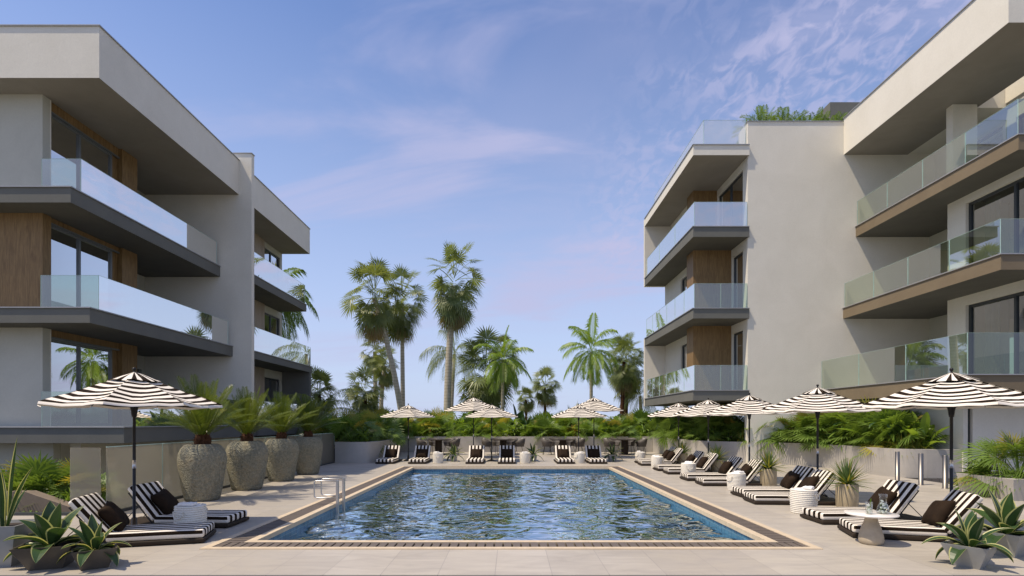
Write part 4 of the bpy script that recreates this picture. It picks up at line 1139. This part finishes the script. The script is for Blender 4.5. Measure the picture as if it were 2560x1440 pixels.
def pillow_proto():
    mb = MB(); n = 14; S = .21; T = .085
    for sg in (1, -1):
        b = len(mb.v)
        for i in range(n + 1):
            for j in range(n + 1):
                u = -1 + 2 * i / n; v_ = -1 + 2 * j / n
                h = T * ((1 - u ** 4) * (1 - v_ ** 4)) ** .55
                pin = 1 - .10 * (1 - abs(u)) * abs(v_) ** 2 * 0 
                k = 1 - .09 * (1 - v_ * v_) * (abs(u) ** 3); k2 = 1 - .09 * (1 - u * u) * (abs(v_) ** 3)
                h *= 1 + .16 * noise.noise(Vector((u * 1.7 + sg, v_ * 1.7, 3)))
                mb.v.append((u * S * k, v_ * S * k2, sg * h))
        for i in range(n):
            for j in range(n):
                a = b + i * (n + 1) + j; q = (a, a + n + 1, a + n + 2, a + 1)
                mb.face(q if sg > 0 else q[::-1])
    return mb.build('cushion', M['brown_cloth'], None, True, True)
PIL = pillow_proto(); pil_used = [False]
def put_pillow(root_loc, rz, label, jit=0.0, local=(1.20, 0.0)):
    o = PIL if not pil_used[0] else PIL.copy()
    if pil_used[0]: COL.objects.link(o)
    pil_used[0] = True
    an = R(52 + 4); c, s_ = cos(rz), sin(rz)
    lx, lz = 1.150, .345; ly = local[1]
    o.location = (root_loc[0] + lx * c - ly * s_, root_loc[1] + lx * s_ + ly * c, root_loc[2] + lz)
    # plane of the pillow leans on the backrest: rotate about local y, then by rz
    m = Matrix.Rotation(rz, 4, 'Z') @ Matrix.Rotation(-an, 4, 'Y') @ Matrix.Rotation(jit, 4, 'Z')
    o.rotation_euler = m.to_euler()
    tag(o, label, 'cushion', 'brown cushions on the loungers')
right_l = [  # foot-end near corner x, y, turn
 (4.69, 7.62, -15, 'nearest striped lounger on the long side, turned towards the camera'),
 (4.83, 8.60, 0, 'striped lounger behind the white side table with the carafe'),
 (4.70, 10.70, -4, 'striped lounger beside the nearest rope basket of the long row'),
 (4.86, 11.62, 0, 'fourth striped lounger from the near end of the long row'),
 (4.77, 13.80, -2, 'fifth striped lounger from the near end of the long row'),
 (4.75, 14.98, 0, 'sixth striped lounger from the near end of the long row'),
 (4.76, 16.86, -2, 'seventh striped lounger from the near end of the long row'),
 (4.77, 18.03, 0, 'eighth striped lounger from the near end of the long row'),
 (4.73, 20.20, -2, 'ninth striped lounger of the long row, second from its far end'),
 (4.85, 21.20, 0, 'striped lounger at the far end of the long row')]
for i, (x, y, a, lab) in enumerate(right_l):
    rz = R(a); hx = .35
    loc = (x - hx * sin(rz), y + hx * cos(rz), 0)
    LK.put(loc, rz, lab, 'sun lounger', 'striped sun loungers')
    put_pillow(loc, rz, 'dark brown cushion on the ' + ['nearest lounger of the long row', 'lounger behind the white side table', 'third lounger of the long row', 'fourth lounger of the long row', 'fifth lounger of the long row',
        'sixth lounger of the long row', 'seventh lounger of the long row', 'eighth lounger of the long row', 'ninth lounger of the long row', 'far-end lounger of the long row'][i], random.Random(i).uniform(-.25, .25), (1.2, random.Random(i + 9).uniform(-.05, .05)))
for (x, y, a, lab, pl) in ((-4.04, 7.30, 180 + 16, 'striped lounger behind the potted plants, under the single parasol', 'dark brown cushion on the lounger behind the potted plants'),
                       (-4.25, 8.32, 180, 'striped lounger beside the first stone vase', 'dark brown cushion on the lounger by the first stone vase')):
    rz = R(a); c_, s_ = cos(rz), sin(rz)
    loc = (x + .35 * s_ , y - .35 * c_, 0)
    LK.put(loc, rz, lab, 'sun lounger', 'striped sun loungers'); put_pillow(loc, rz, pl, .2)
names = ['far left, beside the first rear parasol', 'left of the first rear basket', 'left of the second rear parasol', 'right of the second rear parasol', 'left of the last rear basket', 'right of the last rear basket']
for i, x in enumerate((-4.83, -3.59, -1.40, -.17, 2.09, 3.32)):
    loc = (x, 21.1, 0)
    LK.put(loc, R(90), 'striped lounger facing the pool end, ' + names[i], 'sun lounger', 'striped sun loungers')
    put_pillow(loc, R(90), 'brown cushion on the lounger facing the pool end, ' + names[i], 0)

# ------------------------------------------------------------------ parasols
def parasol_proto(r, ztop, zrim, rot, name='parasol', nr=13):
    root = empty(name); rd = random.Random(5)
    NS = 8; sub = 6
    def P(t_, pnl, s_):
        a0 = 2 * pi * pnl / NS + rot; a1 = a0 + 2 * pi / NS
        rr = r * t_
        p = Vector((cos(a0), sin(a0), 0)).lerp(Vector((cos(a1), sin(a1), 0)), s_) * rr
        h = ztop - (ztop - zrim) * (t_ ** 1.04)
        sag = sin(pi * s_)
        p *= 1 - .035 * sag * t_ ** 2
        h += -.055 * sag * t_ + .035 * sag * max(0, t_ - .8) * 5 * .9
        h += .022 * noise.noise(Vector((p.x * 4 + pnl, p.y * 4, 1)))
        return (p.x, p.y, h)
    mb = MB()
    t0 = .20
    for pn in range(NS):
        b = len(mb.v)
        for i in range(nr + 1):
            t_ = t0 + (1 - t0) * i / nr
            for j in range(sub + 1): mb.v.append(P(t_, pn, j / sub))
        for j in range(sub + 1):
            x, y, z = P(1.0, pn, j / sub); mb.v.append((x * 1.01, y * 1.01, z - .035))
        for i in range(nr + 1):
            for j in range(sub):
                a = b + i * (sub + 1) + j
                mb.face((a, a + sub + 1, a + sub + 2, a + 1), (i + 1) % 2)
    mb.build('canopy', [M['white_cloth'], M['black_cloth']], root, True)
    mb = MB()
    for pn in range(NS):
        b = len(mb.v); q = 8
        for i in range(5):
            t_ = .02 + .28 * i / 4
            for j in range(q + 1):
                x, y, z = P(t_, pn, j / q)
                mb.v.append((x, y, z + .045 - .02 * (i / 4) + .018 * sin(pi * j / q * 1) * (i / 4) + .008 * noise.noise(Vector((x * 12, y * 12, pn)))))
        for i in range(4):
            for j in range(q):
                a = b + i * (q + 1) + j; mb.face((a, a + q + 1, a + q + 2, a + 1), (j // 2 + pn) % 2)
    mb.build('vent_cap', [M['white_cloth'], M['black_cloth']], root, True)
    mb = MB(); mb.tube([(0, 0, .04), (0, 0, ztop + .02)], .021, 14); mb.build('pole', M['black_metal'], root, True)
    mb = MB(); mb.tube([(0, 0, .93), (0, 0, 1.05)], .0235, 14); mb.build('pole_sleeve', M['steel'], root, True)
    mb = MB(); mb.lathe([(.0, ztop - .01), (.028, ztop + .02), (.013, ztop + .05), (.012, ztop + .055), (.022, ztop + .068), (.026, ztop + .084), (.022, ztop + .10), (.0, ztop + .11)], 16); mb.build('finial', M['black_metal'], root, True)
    zh = zrim - .06
    mb = MB(); mb.lathe([(.0, zh - .13), (.03, zh - .13), (.036, zh - .09), (.042, zh - .04), (.05, zh), (.05, zh + .03), (.03, zh + .05), (.0, zh + .05)], 16); mb.build('hub', M['black_metal'], root, True)
    for k in range(NS):
        a = 2 * pi * k / NS + rot; c_, s_ = cos(a), sin(a)
        p0 = P(.04, k, 0); p1 = P(.55, k, 0); p2 = P(.99, k, 0); off = .018
        mb = MB(); mb.tube([(p0[0], p0[1], p0[2] - off), (p1[0], p1[1], p1[2] - off), (p2[0], p2[1], p2[2] - off)], .007, 5)
        mb.tube([(.045 * c_, .045 * s_, zh + .01), (p1[0], p1[1], p1[2] - off)], .006, 5)
        mb.build('rib', M['black_metal'], root)
    mb = MB(); mb.lathe([(.0, 0), (.20, 0), (.20, .012), (.17, .035), (.10, .065), (.04, .08), (.035, .22), (.0, .22)], 28); mb.build('base', M['bronze'], root, True)
    return root
PK = Kind(parasol_proto(1.14, 2.28, 1.86, R(10)))
PK.put((-5.44, 8.0, 0), R(8), 'black and white striped parasol standing alone by the stone vases', 'parasol', 'striped parasols')
for i, (x, y) in enumerate(((6.4, 8.06), (6.4, 11.58), (6.4, 14.9), (6.4, 18.0), (6.4, 21.2))):
    PK.put((x, y, 0), R(20 + 11 * i), ['nearest striped parasol of the long row, cut by the picture edge', 'second striped parasol of the long row, above the second lounger pair', 'third striped parasol of the long row', 'fourth striped parasol of the long row', 'farthest and smallest striped parasol of the long row'][i], 'parasol', 'striped parasols')
for i, (x, y) in enumerate(((-4.25, 22.9), (-.80, 22.7), (2.76, 22.7))):
    PK.put((x, y, 0), R(12.5 + 3 * i), ['striped parasol at the far pool end, leftmost of the lower three', 'lower striped parasol at the far pool end, middle of three', 'lower striped parasol at the far pool end, in front of the taller one'][i], 'parasol', 'striped parasols', .99)
PK2 = Kind(parasol_proto(1.30, 2.66, 2.14, R(0), nr=13))
PK2.put((-1.70, 25.0, 0), R(4), 'taller striped parasol near the broad bushy fan palm', 'parasol', 'striped parasols')
PK2.put((3.73, 25.0, 0), R(27), 'taller striped parasol below the bright feather palm with skirt', 'parasol', 'striped parasols')

# ------------------------------------------------------------------ rope baskets with towels
def basket_proto():
    root = empty('rope_basket'); mb = MB(); pr = [(.0, 0)]
    n = 13; H = .40
    for k in range(n):
        z0 = H * k / n; r = .185 + .014 * sin(pi * k / n * .9)
        for q in (0.05, .25, .5, .75, .95): pr.append((r + .014 * sin(pi * q), z0 + H / n * q))
    pr += [(.185, H), (.165, H - .005), (.165, .3)]
    mb.lathe(pr, 40); mb.build('basket_body', M['rope'], root, True)
    for sg in (-1, 1):
        pts = [(sg * .10 * cos(a) if False else .09 * cos(a), sg * (.205 + .022 * sin(a)), .33 - .10 * sin(a)) for a in [pi * k / 8 for k in range(9)]]
        m2 = MB(); m2.tube(pts, .009, 6); m2.build('handle', M['rope'], root, True)
    return root
BK = Kind(basket_proto())
def towel_proto():
    mb = MB(); n = 16
    for i in range(n + 1):
        for j in range(25):
            rr = .160 * i / n; a = 2 * pi * j / 24
            z = .045 * (1 - (i / n) ** 4) + .022 * noise.noise(Vector((rr * cos(a) * 14, rr * sin(a) * 14, 2)))
            mb.v.append((rr * cos(a), rr * sin(a), z))
    for i in range(n):
        for j in range(24): a = i * 25 + j; mb.face((a, a + 25, a + 26, a + 1))
    b = len(mb.v)
    mb.rbox(.22, .15, .045, .02, 6, 6, 2, None, (-.11, -.07, .035), lambda p: Vector((p.x, p.y, p.z + .012 * noise.noise(Vector((p.x * 20, p.y * 20, 0))))))
    return mb.build('towel', M['towel'], None, True)
TK = Kind(towel_proto())
for i, (x, y, s_, lb_) in enumerate(((-4.64, 8.02, 1.0, 'between the two loungers by the stone vases'), (5.16, 9.78, 1.05, 'nearest in the long lounger row'), (5.30, 13.05, 1.0, 'second in the long lounger row'),
        (5.15, 16.1, 1.02, 'third in the long lounger row'), (5.07, 19.25, 1.0, 'fourth in the long lounger row'), (5.22, 22.4, .97, 'at the far end of the long lounger row'),
        (-2.85, 21.6, 1.0, 'beside the second rear lounger'), (.54, 21.6, 1.0, 'right of the fourth rear lounger'), (2.66, 21.6, 1.0, 'between the last two rear loungers'))):
    BK.put((x, y, 0), i * 1.1 - .3, 'white coiled rope basket ' + lb_, 'basket', 'white rope baskets', s_)
    TK.put((x, y, .365 * s_), i * .9, 'white towels in the rope basket ' + lb_, 'towel', 'towels in the baskets', s_)

# ------------------------------------------------------------------ potted plants
def agave_mesh(seed, n=105, L=.50):
    rd = random.Random(seed); mb = MB()
    for i in range(n):
        az = i * 2.39996; el = R(88 - 88 * (i / n) ** .9 + rd.uniform(-6, 6))
        strap(mb, (.02 * cos(az), .02 * sin(az), .03 + .05 * (1 - i / n)), dirv(az, el), L * rd.uniform(.75, 1.1), .040, .30, 0 if rd.random() > .2 else 1, None, 5, .5, lambda u: (1 - u ** 1.6))
    return mb
def barrel_pot():
    root = empty('potted_agave')
    mb = MB(); mb.lathe([(.0, 0), (.175, 0), (.185, .02), (.192, .22), (.188, .43), (.18, .445), (.165, .445), (.16, .40), (.0, .40)], 36, jit=.01); mb.build('pot', M['barrel'], root, True)
    agave_mesh(51).build('foliage', [M['agave'], M['yellow_leaf']], root).location = (0, 0, .39)
    return root
AK = Kind(barrel_pot())
for i, (x, y) in enumerate(((6.3, 10.4), (6.40, 13.8), (6.39, 17.2), (6.36, 20.6))):
    AK.put((x, y, 0), i * 1.3, 'spiky agave in a round weathered pot, ' + ['nearest of the long row', 'second from the near end', 'third from the near end', 'farthest of the long row'][i], 'potted plant', 'agaves in round pots', (1, 1, 1) if i != 1 else (1.02, 1.02, 1))
def snake_mesh(seed, n=15, L=.5, W=.12, lo=5, hi=86, dr=1.0):
    rd = random.Random(seed); mb = MB()
    for i in range(n):
        az = i * 2.39996 + rd.uniform(-.2, .2); u = i / n; el = R(hi - (hi - lo) * u ** .9)
        strap(mb, (.035 * cos(az), .035 * sin(az), 0), dirv(az, el), L * rd.uniform(.82, 1.12), W * rd.uniform(.85, 1.1), dr * (.35 + 1.1 * u) * rd.uniform(.8, 1.2), 0, 1, 11, .42,
              lambda q: (.38 + 1.5 * q) if q < .42 else max(0.0, 1 - ((q - .42) / .58) ** 2.0), .87)
    return mb
def square_pot(name, wt, wb, h, mesh, mats, pm, twist):
    root = empty(name)
    mb = MB()
    def ringv(w, z): return [(w * c_ / 2, w * s_ / 2, z) for c_, s_ in ((-1, -1), (1, -1), (1, 1), (-1, 1))]
    for w, z in ((wb, 0), (wt, h), (wt - .03, h), (wt - .05, h - .04)): mb.v += ringv(w, z)
    for k in range(3):
        for i in range(4): j = (i + 1) % 4; mb.face((4 * k + i, 4 * k + j, 4 * k + 4 + j, 4 * k + 4 + i))
    mb.face((3, 2, 1, 0))
    p = mb.build('pot', M[pm], root); p.rotation_euler = (0, 0, twist)
    mb = MB(); mb.v += ringv(wt - .045, h - .035); mb.face((0, 1, 2, 3)); q = mb.build('soil', M['soil'], root); q.rotation_euler = (0, 0, twist)
    f = mesh.build('foliage', [M[k] for k in mats], root); f.location = (0, 0, h - .04)
    return root
VL = ['dark_leaf', 'cream_leaf']
o = square_pot('potted_snake_plant', .54, .30, .26, snake_mesh(61, 13, .50, .20, 20, 84, 1.3), VL, 'pot_dark', R(20))
o.location = (-5.10, 6.15, 0); tag(o, 'large cream-edged plant in a dark tapered pot, beside the smaller one', 'potted plant', 'cream-edged potted plants')
o = square_pot('potted_snake_plant', .40, .24, .22, snake_mesh(62, 15, .38, .125, 16, 84, 1.5), VL, 'pot_dark', R(38))
o.location = (-4.60, 6.12, 0); tag(o, 'small cream-edged plant in a dark tapered pot in front of the shaded lounger', 'potted plant', 'cream-edged potted plants')
o = square_pot('potted_snake_plant', .42, .22, .25, snake_mesh(63, 15, .42, .135, 14, 86, 1.45), VL, 'pot_grey', R(35))
o.location = (5.09, 6.15, 0); tag(o, 'cream-edged plant in a small tapered grey pot at the front right corner', 'potted plant', 'cream-edged potted plants')
o = square_pot('potted_snake_plant', .46, .28, .28, snake_mesh(64, 14, .52, .20, 8, 87, 1.2), VL, 'pot_grey', R(25))
o.location = (5.98, 6.70, 0); tag(o, 'taller cream-edged plant in a grey pot behind the small front one', 'potted plant', 'cream-edged potted plants')
def tall_snake(seed):
    rd = random.Random(seed); mb = MB()
    for az, el, L, W, dr in ((.3, 86, 1.02, .085, .12), (2.4, 80, .62, .075, .3), (-.2, 72, .78, .06, .75), (4.0, 76, .5, .08, .3), (1.4, 70, .45, .07, .5), (5.2, 82, .7, .07, .2)):
        strap(mb, (.05 * cos(az), .05 * sin(az), 0), dirv(az, R(el)), L, W, dr, 0, 1, 12, .55, lambda q: (.55 + 1.1 * q) if q < .4 else max(0, 1 - ((q - .4) / .6) ** 2.2), .76)
    return mb
o = square_pot('potted_snake_plant', .50, .32, .46, tall_snake(65), VL, 'pot_grey', R(12))
o.location = (-5.72, 6.25, 0); tag(o, 'tall upright snake plant in a pale pot at the picture edge', 'potted plant', 'cream-edged potted plants')
SK = Kind(square_pot('potted_snake_plant', .34, .24, .28, snake_mesh(66, 16, .50, .13, 0, 88, 1.2), VL, 'pot_grey', 0))
for i, (x, lab) in enumerate(((-2.35, 'leftmost at the far pool end'), (.88, 'behind the middle rear basket'), (4.12, 'right of the last rear lounger'))):
    SK.put((x, 22.6, 0), R(4), 'spiky cream-edged plant in a small pale pot, ' + lab, 'potted plant', 'small pots at the far pool end')
root = empty('palm_planter', (10.85, 11.9, 0)); tag(root, 'big square concrete planter holding a shaggy fan palm beside the bollards', 'potted plant')
mb = MB(); w = .72
mb.v += [(-w + .05, -w + .05, 0), (w - .05, -w + .05, 0), (w - .05, w - .05, 0), (-w + .05, w - .05, 0), (-w, -w, .44), (w, -w, .44), (w, w, .44), (-w, w, .44)]
for q in ((3, 2, 1, 0), (4, 5, 6, 7), (0, 1, 5, 4), (1, 2, 6, 5), (2, 3, 7, 6), (3, 0, 4, 7)): mb.face(q)
mb.build('pot', M['concrete'], root)
shrub_fan(71, 52, .62, .62, 88, -10, 28).build('foliage', [M['fan_green'], M['yellow_leaf']], root).location = (.15, .1, .46)

# ------------------------------------------------------------------ side table, glass, carafe
TZ = .40
root = empty('side_table', (4.74, 7.30, 0)); tag(root, 'round white side table on an egg-shaped stone foot', 'side table')
MB().lathe([(.0, TZ - .055), (.12, TZ - .052), (.27, TZ - .028), (.305, TZ - .018), (.312, TZ - .008), (.308, TZ), (.0, TZ)], 56).build('tabletop', M['marble'], root, True)
MB().lathe([(.0, 0), (.125, 0), (.143, .02), (.148, .06), (.138, .13), (.112, .22), (.083, .29), (.073, .335), (.085, .348), (.0, .348)], 40, jit=.01).build('foot', M['sandstone'], root, True)
def drink(name, loc, prof, h, label, cat):
    r = empty(name, loc); tag(r, label, cat)
    outer = [(a, b) for a, b in prof]
    inner = [(max(a - .003, .001), b) for a, b in reversed(prof) if b > .006]
    MB().lathe([(0.0, 0)] + outer + inner + [(0.0, .006)], 28).build('glass', M['clear'], r, True)
    rd = random.Random(len(name)); mb = MB()
    rad = lambda z: min([a for a, b in prof if abs(b - z) < .04] or [.03]) - .012
    for i in range(26):
        z = rd.uniform(.012, h * .8); a = rd.uniform(0, 6.28); q = rad(z) * rd.random() ** .5; s_ = rd.uniform(.006, .011)
        x, y = q * cos(a), q * sin(a); mb.box(x - s_, x + s_, y - s_, y + s_, z, z + 1.7 * s_)
    mb.build('ice', M['ice'], r)
    mb = MB()
    for i in range(34):
        z = rd.uniform(.01, h * .62); a = rd.uniform(0, 6.28); q = rad(z) * .9
        strap(mb, (q * cos(a) * .6, q * sin(a) * .6, z), dirv(a + 1.5, R(rd.uniform(-20, 70))), .028, .016, .3, 0, None, 3, .2, lambda u: sin(pi * (.1 + .88 * u)))
    mb.build('mint', M['bright'], r)
    return r
drink('carafe', (4.87, 7.26, TZ + .001), [(.060, 0), (.078, .012), (.079, .04), (.066, .09), (.044, .14), (.038, .175), (.044, .21), (.052, .255)], .2, 'glass carafe of iced mint water on the white table', 'carafe')
r = drink('drinking_glass', (4.66, 7.22, TZ + .001), [(.036, 0), (.040, .01), (.042, .16)], .14, 'tall glass of iced mint water beside the carafe', 'glass')
mb = MB(); mb.tube([(.0, 0, .02), (.024, -.004, .20)], .009, 8); mb.build('cucumber_stick', M['bright'], r, True)

# ------------------------------------------------------------------ dining sets behind the far parasols
def table_proto():
    root = empty('dining_table')
    MB().lathe([(.0, .71), (.62, .71), (.63, .72), (.63, .74), (.0, .745)], 40).build('tabletop', M['deck_frame'], root)
    mb = MB(); mb.tube([(0, 0, .04), (0, 0, .71)], [.17, .17], 20); mb.lathe([(.0, 0), (.3, 0), (.3, .03), (.0, .04)], 24); mb.build('pedestal', M['deck_frame'], root)
    return root
def chair_proto():
    root = empty('dining_chair')
    mb = MB(); n = 22
    for lay in (0, 1):
        b = len(mb.v); off = .03 * lay
        for i in range(n + 1):
            a = -pi * .78 + 2 * pi * .78 * i / n
            top = .80 - .20 * (abs(a) / (pi * .78)) ** 2
            for z, rr in ((.42, .23), (.55, .27), (top, .31)):
                mb.v.append(((rr - off) * cos(a), (rr - off) * sin(a), z))
        for i in range(n):
            for k in range(2):
                q = (b + 3 * i + k, b + 3 * i + 3 + k, b + 3 * i + 4 + k, b + 3 * i + 1 + k); mb.face(q if not lay else q[::-1])
    for i in range(n):  # rim
        a_ = 3 * i + 2; b_ = 3 * (n + 1) + 3 * i + 2; mb.face((a_, a_ + 3, b_ + 3, b_))
    mb.build('backrest', M['rattan'], root, True)
    MB().lathe([(.0, .40), (.24, .40), (.25, .43), (.0, .46)], 24).build('seat', M['rattan'], root)
    for q in range(4):
        a = pi / 4 + q * pi / 2; mb = MB(); mb.tube([(.17 * cos(a), .17 * sin(a), .41), (.29 * cos(a), .29 * sin(a), 0)], .011, 6); mb.build('leg', M['black_metal'], root)
    return root
DT = Kind(table_proto()); DC = Kind(chair_proto())
def scatter_proto():
    mb = MB(); mb.rbox(.10, .38, .26, .045, 4, 5, 4, None, (-.05, 0, 0)); return mb.build('seat_cushion', simple('linen', (.30, .28, .25), .9), None, True)
CK = Kind(scatter_proto())
tn = ['leftmost', 'second from the left', 'third from the left', 'rightmost']
for i, x in enumerate((-3.56, -.39, 2.54, 5.57)):
    DT.put((x, 27.2, 0), 0, f'round dark dining table by the far planter wall, {tn[i]}', 'table', 'dining tables by the planter wall')
    for j, (dx, dy, face) in enumerate(((-.78, -.1, pi), (.78, -.1, 0), (-.35, .82, 2.2), (.42, .8, .9))):
        where = ['left side', 'right side', 'far left side', 'far right side'][j]
        DC.put((x + dx, 27.2 + dy, 0), face, f'woven tub chair, {where} of the {tn[i]} dining table', 'chair', 'tub chairs round the dining tables')
        if j < 2: CK.put((x + dx + .16 * cos(face), 27.2 + dy + .05, .56), face, f'pale cushion, {where} chair, {tn[i]} dining table', 'cushion', 'pale cushions on the dining chairs')

# ------------------------------------------------------------------ pool ladder and bollards
root = empty('pool_ladder', (0, 0, 0)); tag(root, 'stainless steel pool ladder with looped handrails at the pool side', 'ladder')
for y in (10.72, 11.12):
    mb = MB(); x0 = -3.36
    def arc(cx, cz, a0, a1, r=.05, n=5): return [(cx + r * cos(a0 + (a1 - a0) * k / n), y, cz + r * sin(a0 + (a1 - a0) * k / n)) for k in range(n + 1)]
    pts = [(x0, y, .46)] + arc(-3.76, .41, pi / 2, pi) + arc(-3.76, .18, pi, 1.5 * pi) + [(x0, y, .13)]
    mb.tube(pts, .014, 10); mb.build('handrail', M['steel'], root, True)
    mb = MB(); mb.box(x0 - .022, x0 + .022, y - .028, y + .028, -.9, .475); mb.build('post', M['steel'], root)
for z in (-.28, -.52, -.76):
    mb = MB(); mb.box(-3.40, -3.32, 10.75, 11.09, z, z + .03); mb.build('step', M['steel'], root)
def bollard():
    return MB().lathe([(.0, 0), (.075, 0), (.075, .006), (.055, .008), (.055, .795), (.052, .80), (.0, .802)], 28).build('bollard', simple('satin_steel', (0.24, 0.22, 0.195), 0.42, 1.0, 0.06, 3), None, False)
bo = bollard()
for i, (x, y, lab) in enumerate(((10.45, 13.35, 'nearest steel bollard, next to the nearest parasol pole'), (10.42, 14.1, 'middle of three steel bollards'), (10.45, 15.0, 'steel bollard closest to the planter wall'))):
    o = bo if i == 0 else bo.copy()
    if i: COL.objects.link(o)
    o.location = (x, y, 0); tag(o, lab, 'bollard', 'steel bollards')
for o in bpy.data.objects:
    if o.type == 'MESH' and o.name.startswith('bollard'): o.data.polygons.foreach_set('use_smooth', [len(p.vertices) == 4 for p in o.data.polygons])
